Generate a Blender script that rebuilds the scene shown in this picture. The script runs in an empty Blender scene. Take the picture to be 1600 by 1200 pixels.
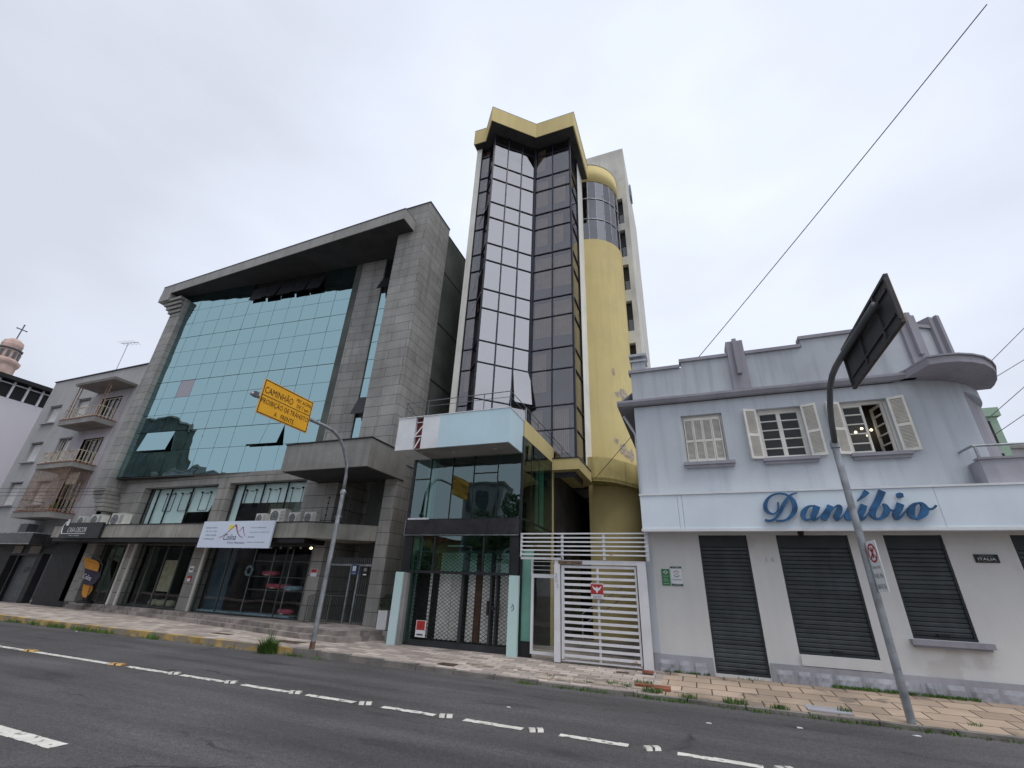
import bpy, bmesh, math, random
from mathutils import Vector, Matrix
random.seed(7)
SC = bpy.context.scene
COL = SC.collection
R = math.radians

# ------------------------------------------------------------------ camera
def cam_basis(pitch, yaw, roll):
    cp, sp = math.cos(pitch), math.sin(pitch)
    fw = Vector((math.sin(yaw)*cp, math.cos(yaw)*cp, sp))
    r = Vector((math.cos(yaw), -math.sin(yaw), 0)); u = r.cross(fw)
    return r*math.cos(roll)+u*math.sin(roll), -r*math.sin(roll)+u*math.cos(roll), fw
cr, cu, cf = cam_basis(R(25.153), R(-22.124), R(2.598))
cd = bpy.data.cameras.new('camera'); cam = bpy.data.objects.new('camera', cd); COL.objects.link(cam)
cd.sensor_width = 36; cd.lens = 15.50; cd.clip_start = 0.05; cd.clip_end = 2000
cam.matrix_world = Matrix(((cr.x, cu.x, -cf.x, 0), (cr.y, cu.y, -cf.y, 0), (cr.z, cu.z, -cf.z, 1.6), (0, 0, 0, 1)))
SC.camera = cam
# ------------------------------------------------------------------ sky, sun, exposure
SUN_EL, SUN_AZ = 70, 122
w = bpy.data.worlds.new('World'); SC.world = w; w.use_nodes = True
nt = w.node_tree; nt.nodes.clear()
N = nt.nodes.new; Lk = nt.links.new
sky = N('ShaderNodeTexSky'); sky.sky_type = 'NISHITA'; sky.sun_disc = False
sky.sun_elevation = R(SUN_EL); sky.sun_rotation = R(SUN_AZ)
bg1 = N('ShaderNodeBackground'); bg1.inputs[1].default_value = 0.08; Lk(sky.outputs[0], bg1.inputs[0])
tc = N('ShaderNodeTexCoord'); nz = N('ShaderNodeTexNoise'); nz.inputs['Scale'].default_value = 2.6
nz.inputs['Detail'].default_value = 5; nz.inputs['Roughness'].default_value = .45
mp = N('ShaderNodeMapping'); mp.inputs['Scale'].default_value = (1, 1, 2.2); Lk(tc.outputs['Generated'], mp.inputs[0]); Lk(mp.outputs[0], nz.inputs['Vector'])
dt = N('ShaderNodeVectorMath'); dt.operation = 'DOT_PRODUCT'; Lk(tc.outputs['Generated'], dt.inputs[0]); dt.inputs[1].default_value = (-0.17, .80, .575)
ad = N('ShaderNodeMath'); ad.operation = 'MULTIPLY_ADD'; ad.inputs[1].default_value = .75; Lk(nz.outputs[0], ad.inputs[0]); Lk(dt.outputs['Value'], ad.inputs[2])
cl = N('ShaderNodeValToRGB'); cl.color_ramp.elements[0].position = .62; cl.color_ramp.elements[0].color = (.50, .53, .60, 1)
cl.color_ramp.elements[1].position = 1.2; cl.color_ramp.elements[1].color = (.69, .74, .865, 1)
mrg = N('ShaderNodeMapRange'); mrg.inputs[1].default_value = .75; mrg.inputs[2].default_value = 1.5
Lk(ad.outputs[0], mrg.inputs[0]); Lk(mrg.outputs[0], cl.inputs[0]); cl.color_ramp.elements[0].position = .2; cl.color_ramp.elements[1].position = 1.0
# the sun glowing through the cloud layer, over the photographer's right shoulder
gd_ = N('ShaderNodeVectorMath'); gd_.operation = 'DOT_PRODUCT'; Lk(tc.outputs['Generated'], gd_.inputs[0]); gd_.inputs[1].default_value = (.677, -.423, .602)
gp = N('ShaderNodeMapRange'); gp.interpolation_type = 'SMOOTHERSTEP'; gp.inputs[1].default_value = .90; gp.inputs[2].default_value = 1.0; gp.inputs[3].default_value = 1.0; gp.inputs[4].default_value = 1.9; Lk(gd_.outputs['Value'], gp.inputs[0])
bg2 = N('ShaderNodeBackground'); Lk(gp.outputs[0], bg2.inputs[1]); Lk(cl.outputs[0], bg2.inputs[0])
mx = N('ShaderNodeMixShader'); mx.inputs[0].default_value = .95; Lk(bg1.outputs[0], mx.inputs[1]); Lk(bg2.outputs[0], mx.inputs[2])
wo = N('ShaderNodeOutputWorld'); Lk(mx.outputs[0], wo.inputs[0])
sd = bpy.data.lights.new('sun', 'SUN'); sd.energy = 1.25; sd.angle = R(30); sd.color = (1, .96, .9)
so = bpy.data.objects.new('sun', sd); COL.objects.link(so)
az = R(SUN_AZ); el = R(SUN_EL)
so.rotation_euler = Vector((math.sin(az)*math.cos(el), math.cos(az)*math.cos(el), math.sin(el))).to_track_quat('Z', 'Y').to_euler()
vs = SC.view_settings; vs.view_transform = 'Standard'; vs.look = 'None'; vs.exposure = 0.5; vs.gamma = 1; vs.use_curve_mapping = False

# ------------------------------------------------------------------ materials
def srgb(r, g, b):
    f = lambda c: (c/255/12.92) if c/255 <= .04045 else ((c/255+.055)/1.055)**2.4
    return (f(r), f(g), f(b))
def mat(name, col, rough=.8, var=.12, scale=2.0, bump=.15, bscale=60, streak=0., metal=0., spec=.4, emit=0, spots=None, brick=None, speck=0., col2=None):
    m = bpy.data.materials.new(name); m.use_nodes = True; t = m.node_tree; n = t.nodes; l = t.links.new
    p = n['Principled BSDF']; p.inputs['Roughness'].default_value = rough; p.inputs['Metallic'].default_value = metal
    p.inputs['Specular IOR Level'].default_value = spec
    tc = n.new('ShaderNodeTexCoord').outputs['Object']
    def noise(s, d=4, vec=tc, ro=.55):
        q = n.new('ShaderNodeTexNoise'); q.inputs['Scale'].default_value = s; q.inputs['Detail'].default_value = d; q.inputs['Roughness'].default_value = ro; l(vec, q.inputs['Vector']); return q.outputs[0]
    def mix(f, a, b, mode='MIX'):
        q = n.new('ShaderNodeMix'); q.data_type = 'RGBA'; q.blend_type = mode; q.clamp_factor = True
        for sock, v in ((q.inputs[0], f), (q.inputs[6], a), (q.inputs[7], b)):
            if isinstance(v, (int, float)): sock.default_value = v
            elif isinstance(v, tuple): sock.default_value = (*v[:3], 1)
            else: l(v, sock)
        return q.outputs[2]
    def ramp(v, a, b, c0=0, c1=1):
        q = n.new('ShaderNodeMapRange'); q.inputs[1].default_value = a; q.inputs[2].default_value = b; q.inputs[3].default_value = c0; q.inputs[4].default_value = c1; l(v, q.inputs[0]); return q.outputs[0]
    dark = tuple(c*(1-var*2.2) for c in col); lite = tuple(min(1, c*(1+var)) for c in col)
    if col2: dark = col2
    c = mix(ramp(noise(scale, 6), .3, .7), dark, lite)
    hgt = noise(bscale, 3)
    if speck:
        c = mix(ramp(noise(bscale*1.5, 2), .42, .62, 0, speck), c, tuple(min(1, x*1.9) for x in col))
        c = mix(ramp(noise(bscale*1.1, 2), .45, .3, 0, speck), c, tuple(x*.35 for x in col))
    if streak:
        mpn = n.new('ShaderNodeMapping'); mpn.inputs['Scale'].default_value = (3.2, 3.2, .22); l(tc, mpn.inputs[0])
        c = mix(ramp(noise(1.6, 5, mpn.outputs[0]), .48, .78, 0, streak), c, tuple(x*.42 for x in col))
    if spots:
        c = mix(ramp(noise(spots[1], 5), spots[2], spots[2]+.04, 0, spots[3] if len(spots) > 3 else 1), c, spots[0])
    if brick:
        bw, bh, ms, flat, bcol, tint = brick
        sp = n.new('ShaderNodeSeparateXYZ'); l(tc, sp.inputs[0]); cb = n.new('ShaderNodeCombineXYZ')
        if flat: l(sp.outputs[0], cb.inputs[0]); l(sp.outputs[1], cb.inputs[1])
        else:
            a = n.new('ShaderNodeMath'); l(sp.outputs[0], a.inputs[0]); l(sp.outputs[1], a.inputs[1]); l(a.outputs[0], cb.inputs[0]); l(sp.outputs[2], cb.inputs[1])
        br = n.new('ShaderNodeTexBrick'); l(cb.outputs[0], br.inputs['Vector']); br.inputs['Scale'].default_value = 1
        br.inputs['Brick Width'].default_value = bw; br.inputs['Row Height'].default_value = bh; br.inputs['Mortar Size'].default_value = ms
        br.inputs['Mortar Smooth'].default_value = .1; br.inputs['Color1'].default_value = (1-tint, 1-tint, 1-tint, 1); br.inputs['Color2'].default_value = (1+tint*.3,)*3+(1,)
        br.inputs['Mortar'].default_value = (1, 1, 1, 1)
        c = mix(1.0, c, br.outputs[0], 'MULTIPLY'); c = mix(br.outputs['Fac'], c, bcol)
    l(c, p.inputs['Base Color'])
    rr = n.new('ShaderNodeMapRange'); rr.inputs[3].default_value = max(0, rough-.1); rr.inputs[4].default_value = min(1, rough+.1); l(noise(scale*2.3), rr.inputs[0]); l(rr.outputs[0], p.inputs['Roughness'])
    if bump:
        b = n.new('ShaderNodeBump'); b.inputs['Strength'].default_value = bump; b.inputs['Distance'].default_value = .01; l(hgt, b.inputs['Height']); l(b.outputs[0], p.inputs['Normal'])
    if emit:
        p.inputs['Emission Color'].default_value = (*col, 1); p.inputs['Emission Strength'].default_value = emit
    return m
def glass(name, tint, ior=1.6, refl=(1, 1, 1), trans=1., wav=.012, base=.0):
    """flat window pane: tinted see-through plus a fresnel mirror with a slight waviness"""
    m = bpy.data.materials.new(name); m.use_nodes = True; t = m.node_tree; n = t.nodes; l = t.links.new; n.clear()
    o = n.new('ShaderNodeOutputMaterial'); tr = n.new('ShaderNodeBsdfTransparent'); tr.inputs[0].default_value = (*tint, 1)
    g = n.new('ShaderNodeBsdfGlossy'); g.inputs['Color'].default_value = (*refl, 1); g.inputs['Roughness'].default_value = .015
    tc = n.new('ShaderNodeTexCoord'); nn = n.new('ShaderNodeTexNoise'); nn.inputs['Scale'].default_value = .9; nn.inputs['Detail'].default_value = 1
    l(tc.outputs['Object'], nn.inputs['Vector']); b = n.new('ShaderNodeBump'); b.inputs['Strength'].default_value = 1; b.inputs['Distance'].default_value = wav
    l(nn.outputs[0], b.inputs['Height']); l(b.outputs[0], g.inputs['Normal'])
    f = n.new('ShaderNodeFresnel'); ge = n.new('ShaderNodeNewGeometry'); io = n.new('ShaderNodeMapRange'); io.inputs[3].default_value = ior; io.inputs[4].default_value = 1/ior; l(ge.outputs['Backfacing'], io.inputs[0]); l(io.outputs[0], f.inputs[0])
    mr = n.new('ShaderNodeMapRange'); mr.inputs[3].default_value = base; l(f.outputs[0], mr.inputs[0])
    mx = n.new('ShaderNodeMixShader'); l(mr.outputs[0], mx.inputs[0]); l(tr.outputs[0], mx.inputs[1]); l(g.outputs[0], mx.inputs[2]); l(mx.outputs[0], o.inputs[0])
    return m
M = {}
def asphalt():
    m = mat('asphalt', (.084, .080, .084), .85, .14, .35, .8, 90, speck=.0); t = m.node_tree; n = t.nodes; l = t.links.new; p = n['Principled BSDF']
    base = p.inputs['Base Color'].links[0].from_socket; tc = n.new('ShaderNodeTexCoord').outputs['Object']
    def nz(s, sc=(1, 1, 1), d=4, r=.6):
        mp = n.new('ShaderNodeMapping'); mp.inputs['Scale'].default_value = sc; l(tc, mp.inputs[0]); q = n.new('ShaderNodeTexNoise'); q.inputs['Scale'].default_value = s; q.inputs['Detail'].default_value = d; q.inputs['Roughness'].default_value = r; l(mp.outputs[0], q.inputs['Vector']); return q.outputs[0]
    def mr(v, a, b, c, d): q = n.new('ShaderNodeMapRange'); q.inputs[1].default_value = a; q.inputs[2].default_value = b; q.inputs[3].default_value = c; q.inputs[4].default_value = d; l(v, q.inputs[0]); return q.outputs[0]
    def mul(a, b): q = n.new('ShaderNodeMix'); q.data_type = 'RGBA'; q.blend_type = 'MULTIPLY'; q.inputs[0].default_value = 1; l(a, q.inputs[6]); l(b, q.inputs[7]); return q.outputs[2]
    c = base
    c = mul(c, mr(nz(38, (1, 1, 1), 5, .75), .3, .7, .62, 1.42))              # coarse aggregate
    c = mul(c, mr(nz(13, (1, 1, 1), 4, .8), .3, .7, .72, 1.28)); c = mul(c, mr(nz(62, (1, 1, 1), 2, .8), .35, .65, .7, 1.35))
    c = mul(c, mr(nz(1.5, (.09, 1.1, 1), 5, .55), .32, .7, .70, 1.28))         # tyre-polished bands along the lanes
    c = mul(c, mr(nz(1.2, (.35, 1.3, 1), 6, .6), .60, .66, 1.0, .74))          # old sealed patches
    c = mul(c, mr(nz(5.5, (.5, 1, 1), 6, .7), .64, .70, 1.0, .70))             # oil and tar marks
    v = n.new('ShaderNodeTexVoronoi'); v.feature = 'DISTANCE_TO_EDGE'; v.inputs['Scale'].default_value = .33
    mp = n.new('ShaderNodeMapping'); mp.inputs['Scale'].default_value = (.7, 1.6, 1); wn = n.new('ShaderNodeTexNoise'); wn.inputs['Scale'].default_value = 1.4; wn.inputs['Detail'].default_value = 6; l(tc, wn.inputs['Vector'])
    av = n.new('ShaderNodeMix'); av.data_type = 'VECTOR'; av.inputs[0].default_value = .35; l(tc, av.inputs[4]); l(wn.outputs['Color'], av.inputs[5]); l(av.outputs[1], mp.inputs[0]); l(mp.outputs[0], v.inputs['Vector'])
    crack = mr(v.outputs['Distance'], .0, .009, .35, 1.0); q = n.new('ShaderNodeMix'); q.data_type = 'FLOAT'; l(mr(nz(.5), .5, .6, 0, 1), q.inputs[0]); q.inputs[2].default_value = 1.0; l(crack, q.inputs[3]); c = mul(c, q.outputs[0])
    l(c, p.inputs['Base Color']); return m
M['asphalt'] = asphalt()
M['marking'] = mat('road_marking_paint', (.66, .65, .60), .7, .1, 4, .4, 60, spots=((.13, .125, .125), 9, .56, .85))
M['stud_w'] = mat('stud_white', (.62, .60, .55), .5, .15, 8); M['stud_y'] = mat('stud_yellow', (.58, .36, .12), .5, .15, 8)
M['slab'] = mat('sandstone_slabs', (.44, .345, .265), .85, .22, .9, .5, 50, spots=((.19, .155, .13), .8, .58, .8), brick=(.52, .44, .012, True, (.06, .05, .035), .25), col2=(.34, .26, .2))
M['paver'] = mat('stone_pavers', (.455, .40, .36), .85, .24, .7, .6, 50, spots=((.2, .17, .155), .7, .6, .6), brick=(.42, .19, .008, True, (.09, .075, .065), .4), col2=(.37, .315, .285))
M['kerb'] = mat('kerb_stone', (.24, .22, .2), .9, .25, 2, .6, 40); M['kerb_y'] = mat('kerb_yellow', (.52, .36, .13), .8, .2, 3, .6, 40, spots=((.27, .24, .20), 2.6, .50, .9))
M['step'] = mat('stone_step', (.335, .295, .27), .85, .25, 2, .6, 40, streak=.3, spots=((.12, .1, .1), 3, .58, .6))
M['granite'] = mat('grey_granite', (.275, .27, .255), .62, .18, .8, .3, 70, streak=.55, speck=.35, brick=(1.5, .40, .008, False, (.035, .035, .035), .13))
M['granite_low'] = mat('grey_granite_blocks', (.28, .27, .25), .65, .16, 1, .3, 70, streak=.4, speck=.3, brick=(2.2, .46, .01, False, (.03, .03, .028), .14))
M['granite_dark'] = mat('dark_granite', (.225, .22, .205), .6, .16, 1.2, .3, 60, streak=.55, speck=.4)
M['fascia'] = mat('concrete_fascia', (.30, .295, .28), .7, .1, 1, .3, 60, streak=.4, speck=.2, brick=(1.5, 3., .006, False, (.06, .06, .06), .08))
M['ledge'] = mat('stained_concrete', (.34, .33, .29), .8, .2, .9, .3, 50, streak=.8)
M['sidewall'] = mat('dark_green_plaster', (.10, .112, .10), .8, .2, .7, .3, 50, streak=.4)
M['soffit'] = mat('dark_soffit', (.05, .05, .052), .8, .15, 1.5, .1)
M['black'] = mat('near_black', (.012, .012, .014), .5, .2, 2, .05); M['blackframe'] = mat('black_frame', (.02, .021, .024), .4, .2, 2, .05)
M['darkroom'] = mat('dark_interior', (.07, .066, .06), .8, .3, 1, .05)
M['teal'] = glass('teal_mirror_glass', (.02, .04, .04), 2.2, (.365, .545, .575), wav=.022, base=.80)
M['mauve'] = glass('mauve_mirror_glass', (.03, .02, .03), 2.2, (.40, .37, .40), wav=.010, base=.75)
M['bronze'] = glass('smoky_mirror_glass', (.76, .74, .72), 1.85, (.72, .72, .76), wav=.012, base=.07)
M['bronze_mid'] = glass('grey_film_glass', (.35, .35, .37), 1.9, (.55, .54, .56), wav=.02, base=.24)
M['bronze_lit'] = glass('smoky_mirror_glass_lit', (.35, .34, .33), 2.3, (.66, .65, .65), wav=.014, base=.32)  # same glass as bronze; left face's brighter reflection is put into the material
M['greenglass'] = glass('green_shop_glass', (.5, .74, .68), 1.5, (.68, .90, .90), wav=.012, base=.14)
M['greenside'] = glass('green_side_glass', (.3, .5, .45), 1.35, (.8, .95, .95), wav=.008, base=.02)
M['clear'] = glass('shop_glass', (.9, .95, .93), 1.45, wav=.004)
M['navy'] = mat('navy_mullion', (.014, .016, .03), .35, .2, 2, .03); M['spandrel'] = mat('spandrel_panel', (.05, .055, .075), .5, .1, 1, .03)
M['blind'] = mat('vertical_blind', (.62, .52, .38), .8, .1, 3, .05); M['core'] = mat('office_core', (.055, .052, .055), .8, .2, 1, .05)
M['yellow'] = mat('yellow_plaster', (.62, .51, .235), .85, .05, .5, .25, 50, streak=.18, spots=((.56, .46, .23), .9, .62, .6)); M['yellow2'] = mat('stained_yellow_plaster', (.48, .395, .16), .85, .16, 1, .3, 50, streak=.85)
M['patch'] = mat('bare_plaster_patch', (.42, .35, .28), .9, .2, 9, .5, 60)
M['white'] = mat('white_plaster', (.76, .75, .69), .8, .06, 1, .15, 50, streak=.3); M['white2'] = mat('aged_white_plaster', (.62, .61, .55), .85, .1, .8, .2, 50, streak=.4)
M['bluewall'] = mat('pale_blue_plaster', (.52, .56, .60), .8, .05, .6, .2, 60, streak=.32, spots=((.46, .51, .55), 1.1, .60, .7))
M['bluewall2'] = mat('weathered_blue_plaster', (.465, .495, .53), .85, .08, .7, .2, 60, streak=.5)
M['lowwall'] = mat('light_grey_plaster', (.66, .66, .65), .8, .06, .5, .2, 60, streak=.08, spots=((.5, .48, .45), .8, .6, .5))
M['plinth'] = mat('plinth_plaster', (.38, .38, .42), .85, .12, 1, .4, 50, streak=.3); M['plinthstone'] = mat('rough_plinth_stone', (.40, .41, .45), .9, .14, 3, 1.6, 9)
M['mauvetrim'] = mat('mauve_trim', (.315, .31, .35), .8, .08, 1, .2, 60, streak=.35)
M['signband'] = mat('white_sign_panel', (.70, .78, .84), .45, .04, .7, .02, streak=.06); M['letter'] = mat('blue_letter', (.022, .115, .27), .4, .25, 5, .1, 50)
M['shutter'] = mat('grey_roller_shutter', (.062, .074, .08), .55, .2, 1.4, .1, 30, streak=.5, brick=(30, .082, .0001, False, (.04, .05, .05), .3)); M['shutterbox'] = mat('shutter_box', (.03, .036, .04), .5)
M['wood'] = mat('white_window_paint', (.72, .70, .64), .6, .07, 3, .1); M['galv'] = mat('galvanised_steel', (.36, .38, .40), .45, .2, 4, .1, metal=.55, spots=((.2, .2, .2), 5, .6, .6))
M['rust'] = mat('rusty_steel', (.20, .12, .08), .8, .3, 8, .3); M['signback'] = mat('dark_sign_back', (.045, .045, .052), .6, .15, 3, .05)
M['signyellow'] = mat('yellow_sign_face', (.80, .40, .01), .5, .04, 2, .01); M['ink'] = mat('dark_brown_ink', (.07, .02, .01), .6, .1, 3, 0)
M['mint'] = mat('mint_post_paint', (.42, .62, .55), .5, .12, .6, .05, col2=(.55, .66, .72)); M['bluesign'] = mat('pale_blue_sign_panel', (.52, .69, .76), .5, .05, .6, .02, streak=.08)
M['whitep'] = mat('white_panel', (.72, .74, .76), .5, .05, 2, .02); M['red'] = mat('red_paint', (.45, .03, .03), .5, .15, 6, .02); M['maroon'] = mat('maroon_panel', (.17, .02, .02), .6, .2, 6, .05)
M['gatew'] = mat('white_gate_paint', (.72, .72, .74), .5, .06, 2, .05, spots=((.42, .22, .1), 2.2, .68, .7)); M['blackstone'] = mat('black_marble_band', (.035, .032, .036), .3, .25, 3, .03, spots=((.4, .4, .4), 14, .76, .9))
M['lattice'] = mat('dark_lattice', (.03, .033, .036), .5); M['curtain'] = mat('white_curtain', (.78, .78, .73), .85, .08, 6, .1); M['ferm'] = mat('dark_gate_metal', (.09, .1, .09), .5)
M['aptwall'] = mat('grey_apartment_plaster', (.41, .405, .41), .85, .08, .6, .25, 50, streak=.3); M['aptwall2'] = mat('lilac_plaster', (.48, .45, .49), .85, .1, .8, .2, 50, streak=.3)
M['conc'] = mat('balcony_concrete', (.29, .28, .265), .85, .14, 1, .3, 50, streak=.3); M['creamrail'] = mat('cream_rail_paint', (.55, .49, .38), .6, .15, 5, .05, spots=((.25, .1, .05), 4, .58, .8)); M['rustrail'] = mat('rusty_rail', (.33, .22, .15), .75, .3, 6, .1)
M['blindw'] = mat('white_roller_blind', (.66, .66, .64), .7, .05, 2, .05); M['farwhite'] = mat('lilac_white_wall', (.62, .60, .65), .8, .04, .2, .05)
M['church'] = mat('pink_church_stone', (.52, .38, .33), .85, .18, .5, .3, 3); M['iron'] = mat('dark_iron', (.1, .11, .12), .5)
M['ac'] = mat('ac_casing', (.66, .65, .60), .5, .06, 3, .03, streak=.1); M['acdark'] = mat('ac_grille', (.10, .11, .12), .5, .1, 3)
M['grass'] = mat('grass_blades', (.085, .16, .03), .7, .3, 3, 0, col2=(.05, .1, .02)); M['leaf'] = mat('leaves', (.05, .095, .03), .7, .3, 2, 0); M['bark'] = mat('bark', (.1, .08, .06), .9, .3, 4, .5)
M['orange'] = mat('orange_fabric', (.62, .26, .03), .7, .1, 3, .05); M['purple'] = mat('dark_purple_fabric', (.04, .03, .06), .7, .1, 3, .05)
M['banner'] = mat('white_banner', (.66, .74, .86), .5, .02, 1, .01); M['greentext'] = mat('teal_ink', (.06, .14, .13), .6, 0, 1, 0); M['sunyellow'] = mat('yellow_ink', (.8, .7, .08), .6, 0, 1, 0); M['wine'] = mat('wine_ink', (.25, .03, .06), .6, 0, 1, 0)
M['green'] = mat('green_sign', (.03, .20, .07), .5, .05, 2, .02); M['dgreen'] = mat('dark_green_sign', (.01, .06, .03), .5, .05, 2, .02)
M['lgreen'] = mat('pale_green_plaster', (.34, .47, .36), .85, .08, 1, .2); M['blue'] = mat('blue_sign', (.02, .05, .16), .5, .05, 2, .02)
M['redbrick'] = mat('red_brick', (.28, .10, .06), .9, .25, 6, .6, 40); M['pot'] = mat('white_pot', (.7, .7, .7), .5, .04, 3, .02); M['rubber'] = mat('wire_black', (.03, .03, .035), .6, 0, 1, 0)
M['pink'] = mat('pink_fabric', (.5, .08, .13), .8, .2, 5, .2); M['lblue'] = mat('grey_blue_fabric', (.25, .35, .42), .8, .2, 5, .2); M['bluefilm'] = mat('dark_blue_partition', (.03, .07, .10), .5)
M['lamp'] = mat('lit_lamp', (1, .8, .5), .5, 0, 1, 0, emit=4); M['frost'] = mat('frosted_film', (.72, .86, .88), .7, .08, 1, .02); M['poster'] = mat('cream_poster', (.42, .38, .27), .7, .15, 5, .02); M['brownwood'] = mat('brown_wood', (.13, .06, .03), .7, .2, 4, .1)
M['manhole'] = mat('rusty_grate', (.10, .07, .05), .8, .3, 10, .5); M['dustgreen'] = mat('green_jamb', (.2, .45, .36), .7, .15, 1, .05)

# ------------------------------------------------------------------ mesh helpers
ORG = {}
class MB:
    def __init__(s, O=(0, 0), U=(1, 0)):
        s.v = []; s.f = []; s.O = O; l = math.hypot(*U); s.U = (U[0]/l, U[1]/l); s.W = (-s.U[1], s.U[0])
    def P(s, u, w_, z): return (s.O[0]+u*s.U[0]+w_*s.W[0], s.O[1]+u*s.U[1]+w_*s.W[1], z)
    def add(s, vs, fs):
        k = len(s.v); s.v += vs; s.f += [tuple(i+k for i in f) for f in fs]; return s
    def box(s, x0, x1, y0, y1, z0, z1):
        vs = [s.P(x, y, z) for z in (z0, z1) for x, y in ((x0, y0), (x1, y0), (x1, y1), (x0, y1))]
        return s.add(vs, [(3, 2, 1, 0), (4, 5, 6, 7), (0, 1, 5, 4), (1, 2, 6, 5), (2, 3, 7, 6), (3, 0, 4, 7)])
    def quad(s, *p): return s.add([s.P(*q) for q in p], [tuple(range(len(p)))])
    def prism(s, pts, z0, z1):
        n = len(pts); vs = [s.P(x, y, z0) for x, y in pts]+[s.P(x, y, z1) for x, y in pts]
        return s.add(vs, [tuple(range(n))[::-1], tuple(range(n, 2*n))]+[(i, (i+1) % n, n+(i+1) % n, n+i) for i in range(n)])
    def vprism(s, pts, y0, y1):   # polygon in x,z extruded along y
        n = len(pts); vs = [s.P(x, y0, z) for x, z in pts]+[s.P(x, y1, z) for x, z in pts]
        return s.add(vs, [tuple(range(n)), tuple(range(n, 2*n))[::-1]]+[(i, (i+1) % n, n+(i+1) % n, n+i)[::-1] for i in range(n)])
    def xprism(s, pts, x0, x1):   # polygon in y,z extruded along x
        n = len(pts); vs = [s.P(x0, y, z) for y, z in pts]+[s.P(x1, y, z) for y, z in pts]
        return s.add(vs, [tuple(range(n)), tuple(range(n, 2*n))[::-1]]+[(i, (i+1) % n, n+(i+1) % n, n+i) for i in range(n)])
    def tube(s, pts, r, n=8, cap=True):
        pts = [Vector(s.P(*p)) for p in pts]; k = len(s.v); rs = r if isinstance(r, (list, tuple)) else [r]*len(pts)
        for i, p in enumerate(pts):
            d = (pts[min(i+1, len(pts)-1)]-pts[max(i-1, 0)]).normalized()
            a = d.cross(Vector((0, 0, 1)) if abs(d.z) < .95 else Vector((1, 0, 0))).normalized(); b = d.cross(a)
            for j in range(n):
                t = 2*math.pi*j/n; s.v.append(tuple(p+(a*math.cos(t)+b*math.sin(t))*rs[i]))
        for i in range(len(pts)-1):
            for j in range(n): s.f.append((k+i*n+j, k+i*n+(j+1) % n, k+(i+1)*n+(j+1) % n, k+(i+1)*n+j))
        if cap: s.f.append(tuple(k+j for j in range(n))[::-1]); s.f.append(tuple(k+(len(pts)-1)*n+j for j in range(n)))
        return s
    def lathe(s, cx, cy, prof, n=32, a0=0, a1=360):
        k = len(s.v); full = abs(a1-a0) >= 360; m = n if full else n+1
        for r, z in prof:
            for j in range(m):
                t = R(a0+(a1-a0)*j/n); s.v.append(s.P(cx+r*math.cos(t), cy+r*math.sin(t), z))
        for i in range(len(prof)-1):
            for j in range(n):
                j2 = (j+1) % m; s.f.append((k+i*m+j, k+i*m+j2, k+(i+1)*m+j2, k+(i+1)*m+j))
        return s
    def wall(s, x0, x1, z0, z1, y, holes=(), depth=.15):
        xs = sorted({x0, x1, *[h[0] for h in holes], *[h[1] for h in holes]}); zs = sorted({z0, z1, *[h[2] for h in holes], *[h[3] for h in holes]})
        for a, b in zip(xs, xs[1:]):
            for c, d in zip(zs, zs[1:]):
                mx_, mz = (a+b)/2, (c+d)/2
                if any(h[0] < mx_ < h[1] and h[2] < mz < h[3] for h in holes): continue
                s.quad((a, y, c), (b, y, c), (b, y, d), (a, y, d))
        for h in holes:
            a, b, c, d = h[:4]; e = y+depth
            s.quad((a, y, c), (a, e, c), (a, e, d), (a, y, d)); s.quad((b, e, c), (b, y, c), (b, y, d), (b, e, d))
            s.quad((a, y, d), (a, e, d), (b, e, d), (b, y, d)); s.quad((a, e, c), (a, y, c), (b, y, c), (b, e, c))
        return s
    def build(s, name, m, parent=None, base=None, smooth=False, recalc=True, **tags):
        org = Vector(ORG[parent.name]) if parent is not None else Vector(base if base else (0, 0, 0))
        me = bpy.data.meshes.new(name); me.from_pydata([tuple(Vector(v)-org) for v in s.v], [], s.f)
        if recalc:
            b = bmesh.new(); b.from_mesh(me); bmesh.ops.recalc_face_normals(b, faces=b.faces); b.to_mesh(me); b.free()
        if smooth:
            for p in me.polygons: p.use_smooth = True
        me.materials.append(M[m] if isinstance(m, str) else m)
        o = bpy.data.objects.new(name, me); COL.objects.link(o)
        if parent is not None: o.parent = parent; ORG[o.name] = tuple(org)
        else: o.location = org; ORG[o.name] = tuple(org)
        for k_, v_ in tags.items(): o[k_] = v_
        return o
def thing(name, label, cat, loc, group=None):
    o = bpy.data.objects.new(name, None); COL.objects.link(o); o.location = loc; ORG[o.name] = tuple(loc)
    o.empty_display_size = .2; o['label'] = label; o['category'] = cat
    if group: o['group'] = group
    return o
def tag(o, label, cat, group=None):
    o['label'] = label; o['category'] = cat
    if group: o['group'] = group
    return o
def copy_tree(o, loc=None, parent=None):
    c = o.copy(); COL.objects.link(c)
    if parent is not None: c.parent = parent
    if loc is not None: c.location = loc
    ORG[c.name] = tuple(c.location) if parent is None else ORG[parent.name]
    for ch in list(o.children): copy_tree(ch, None, c)
    return c
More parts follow.
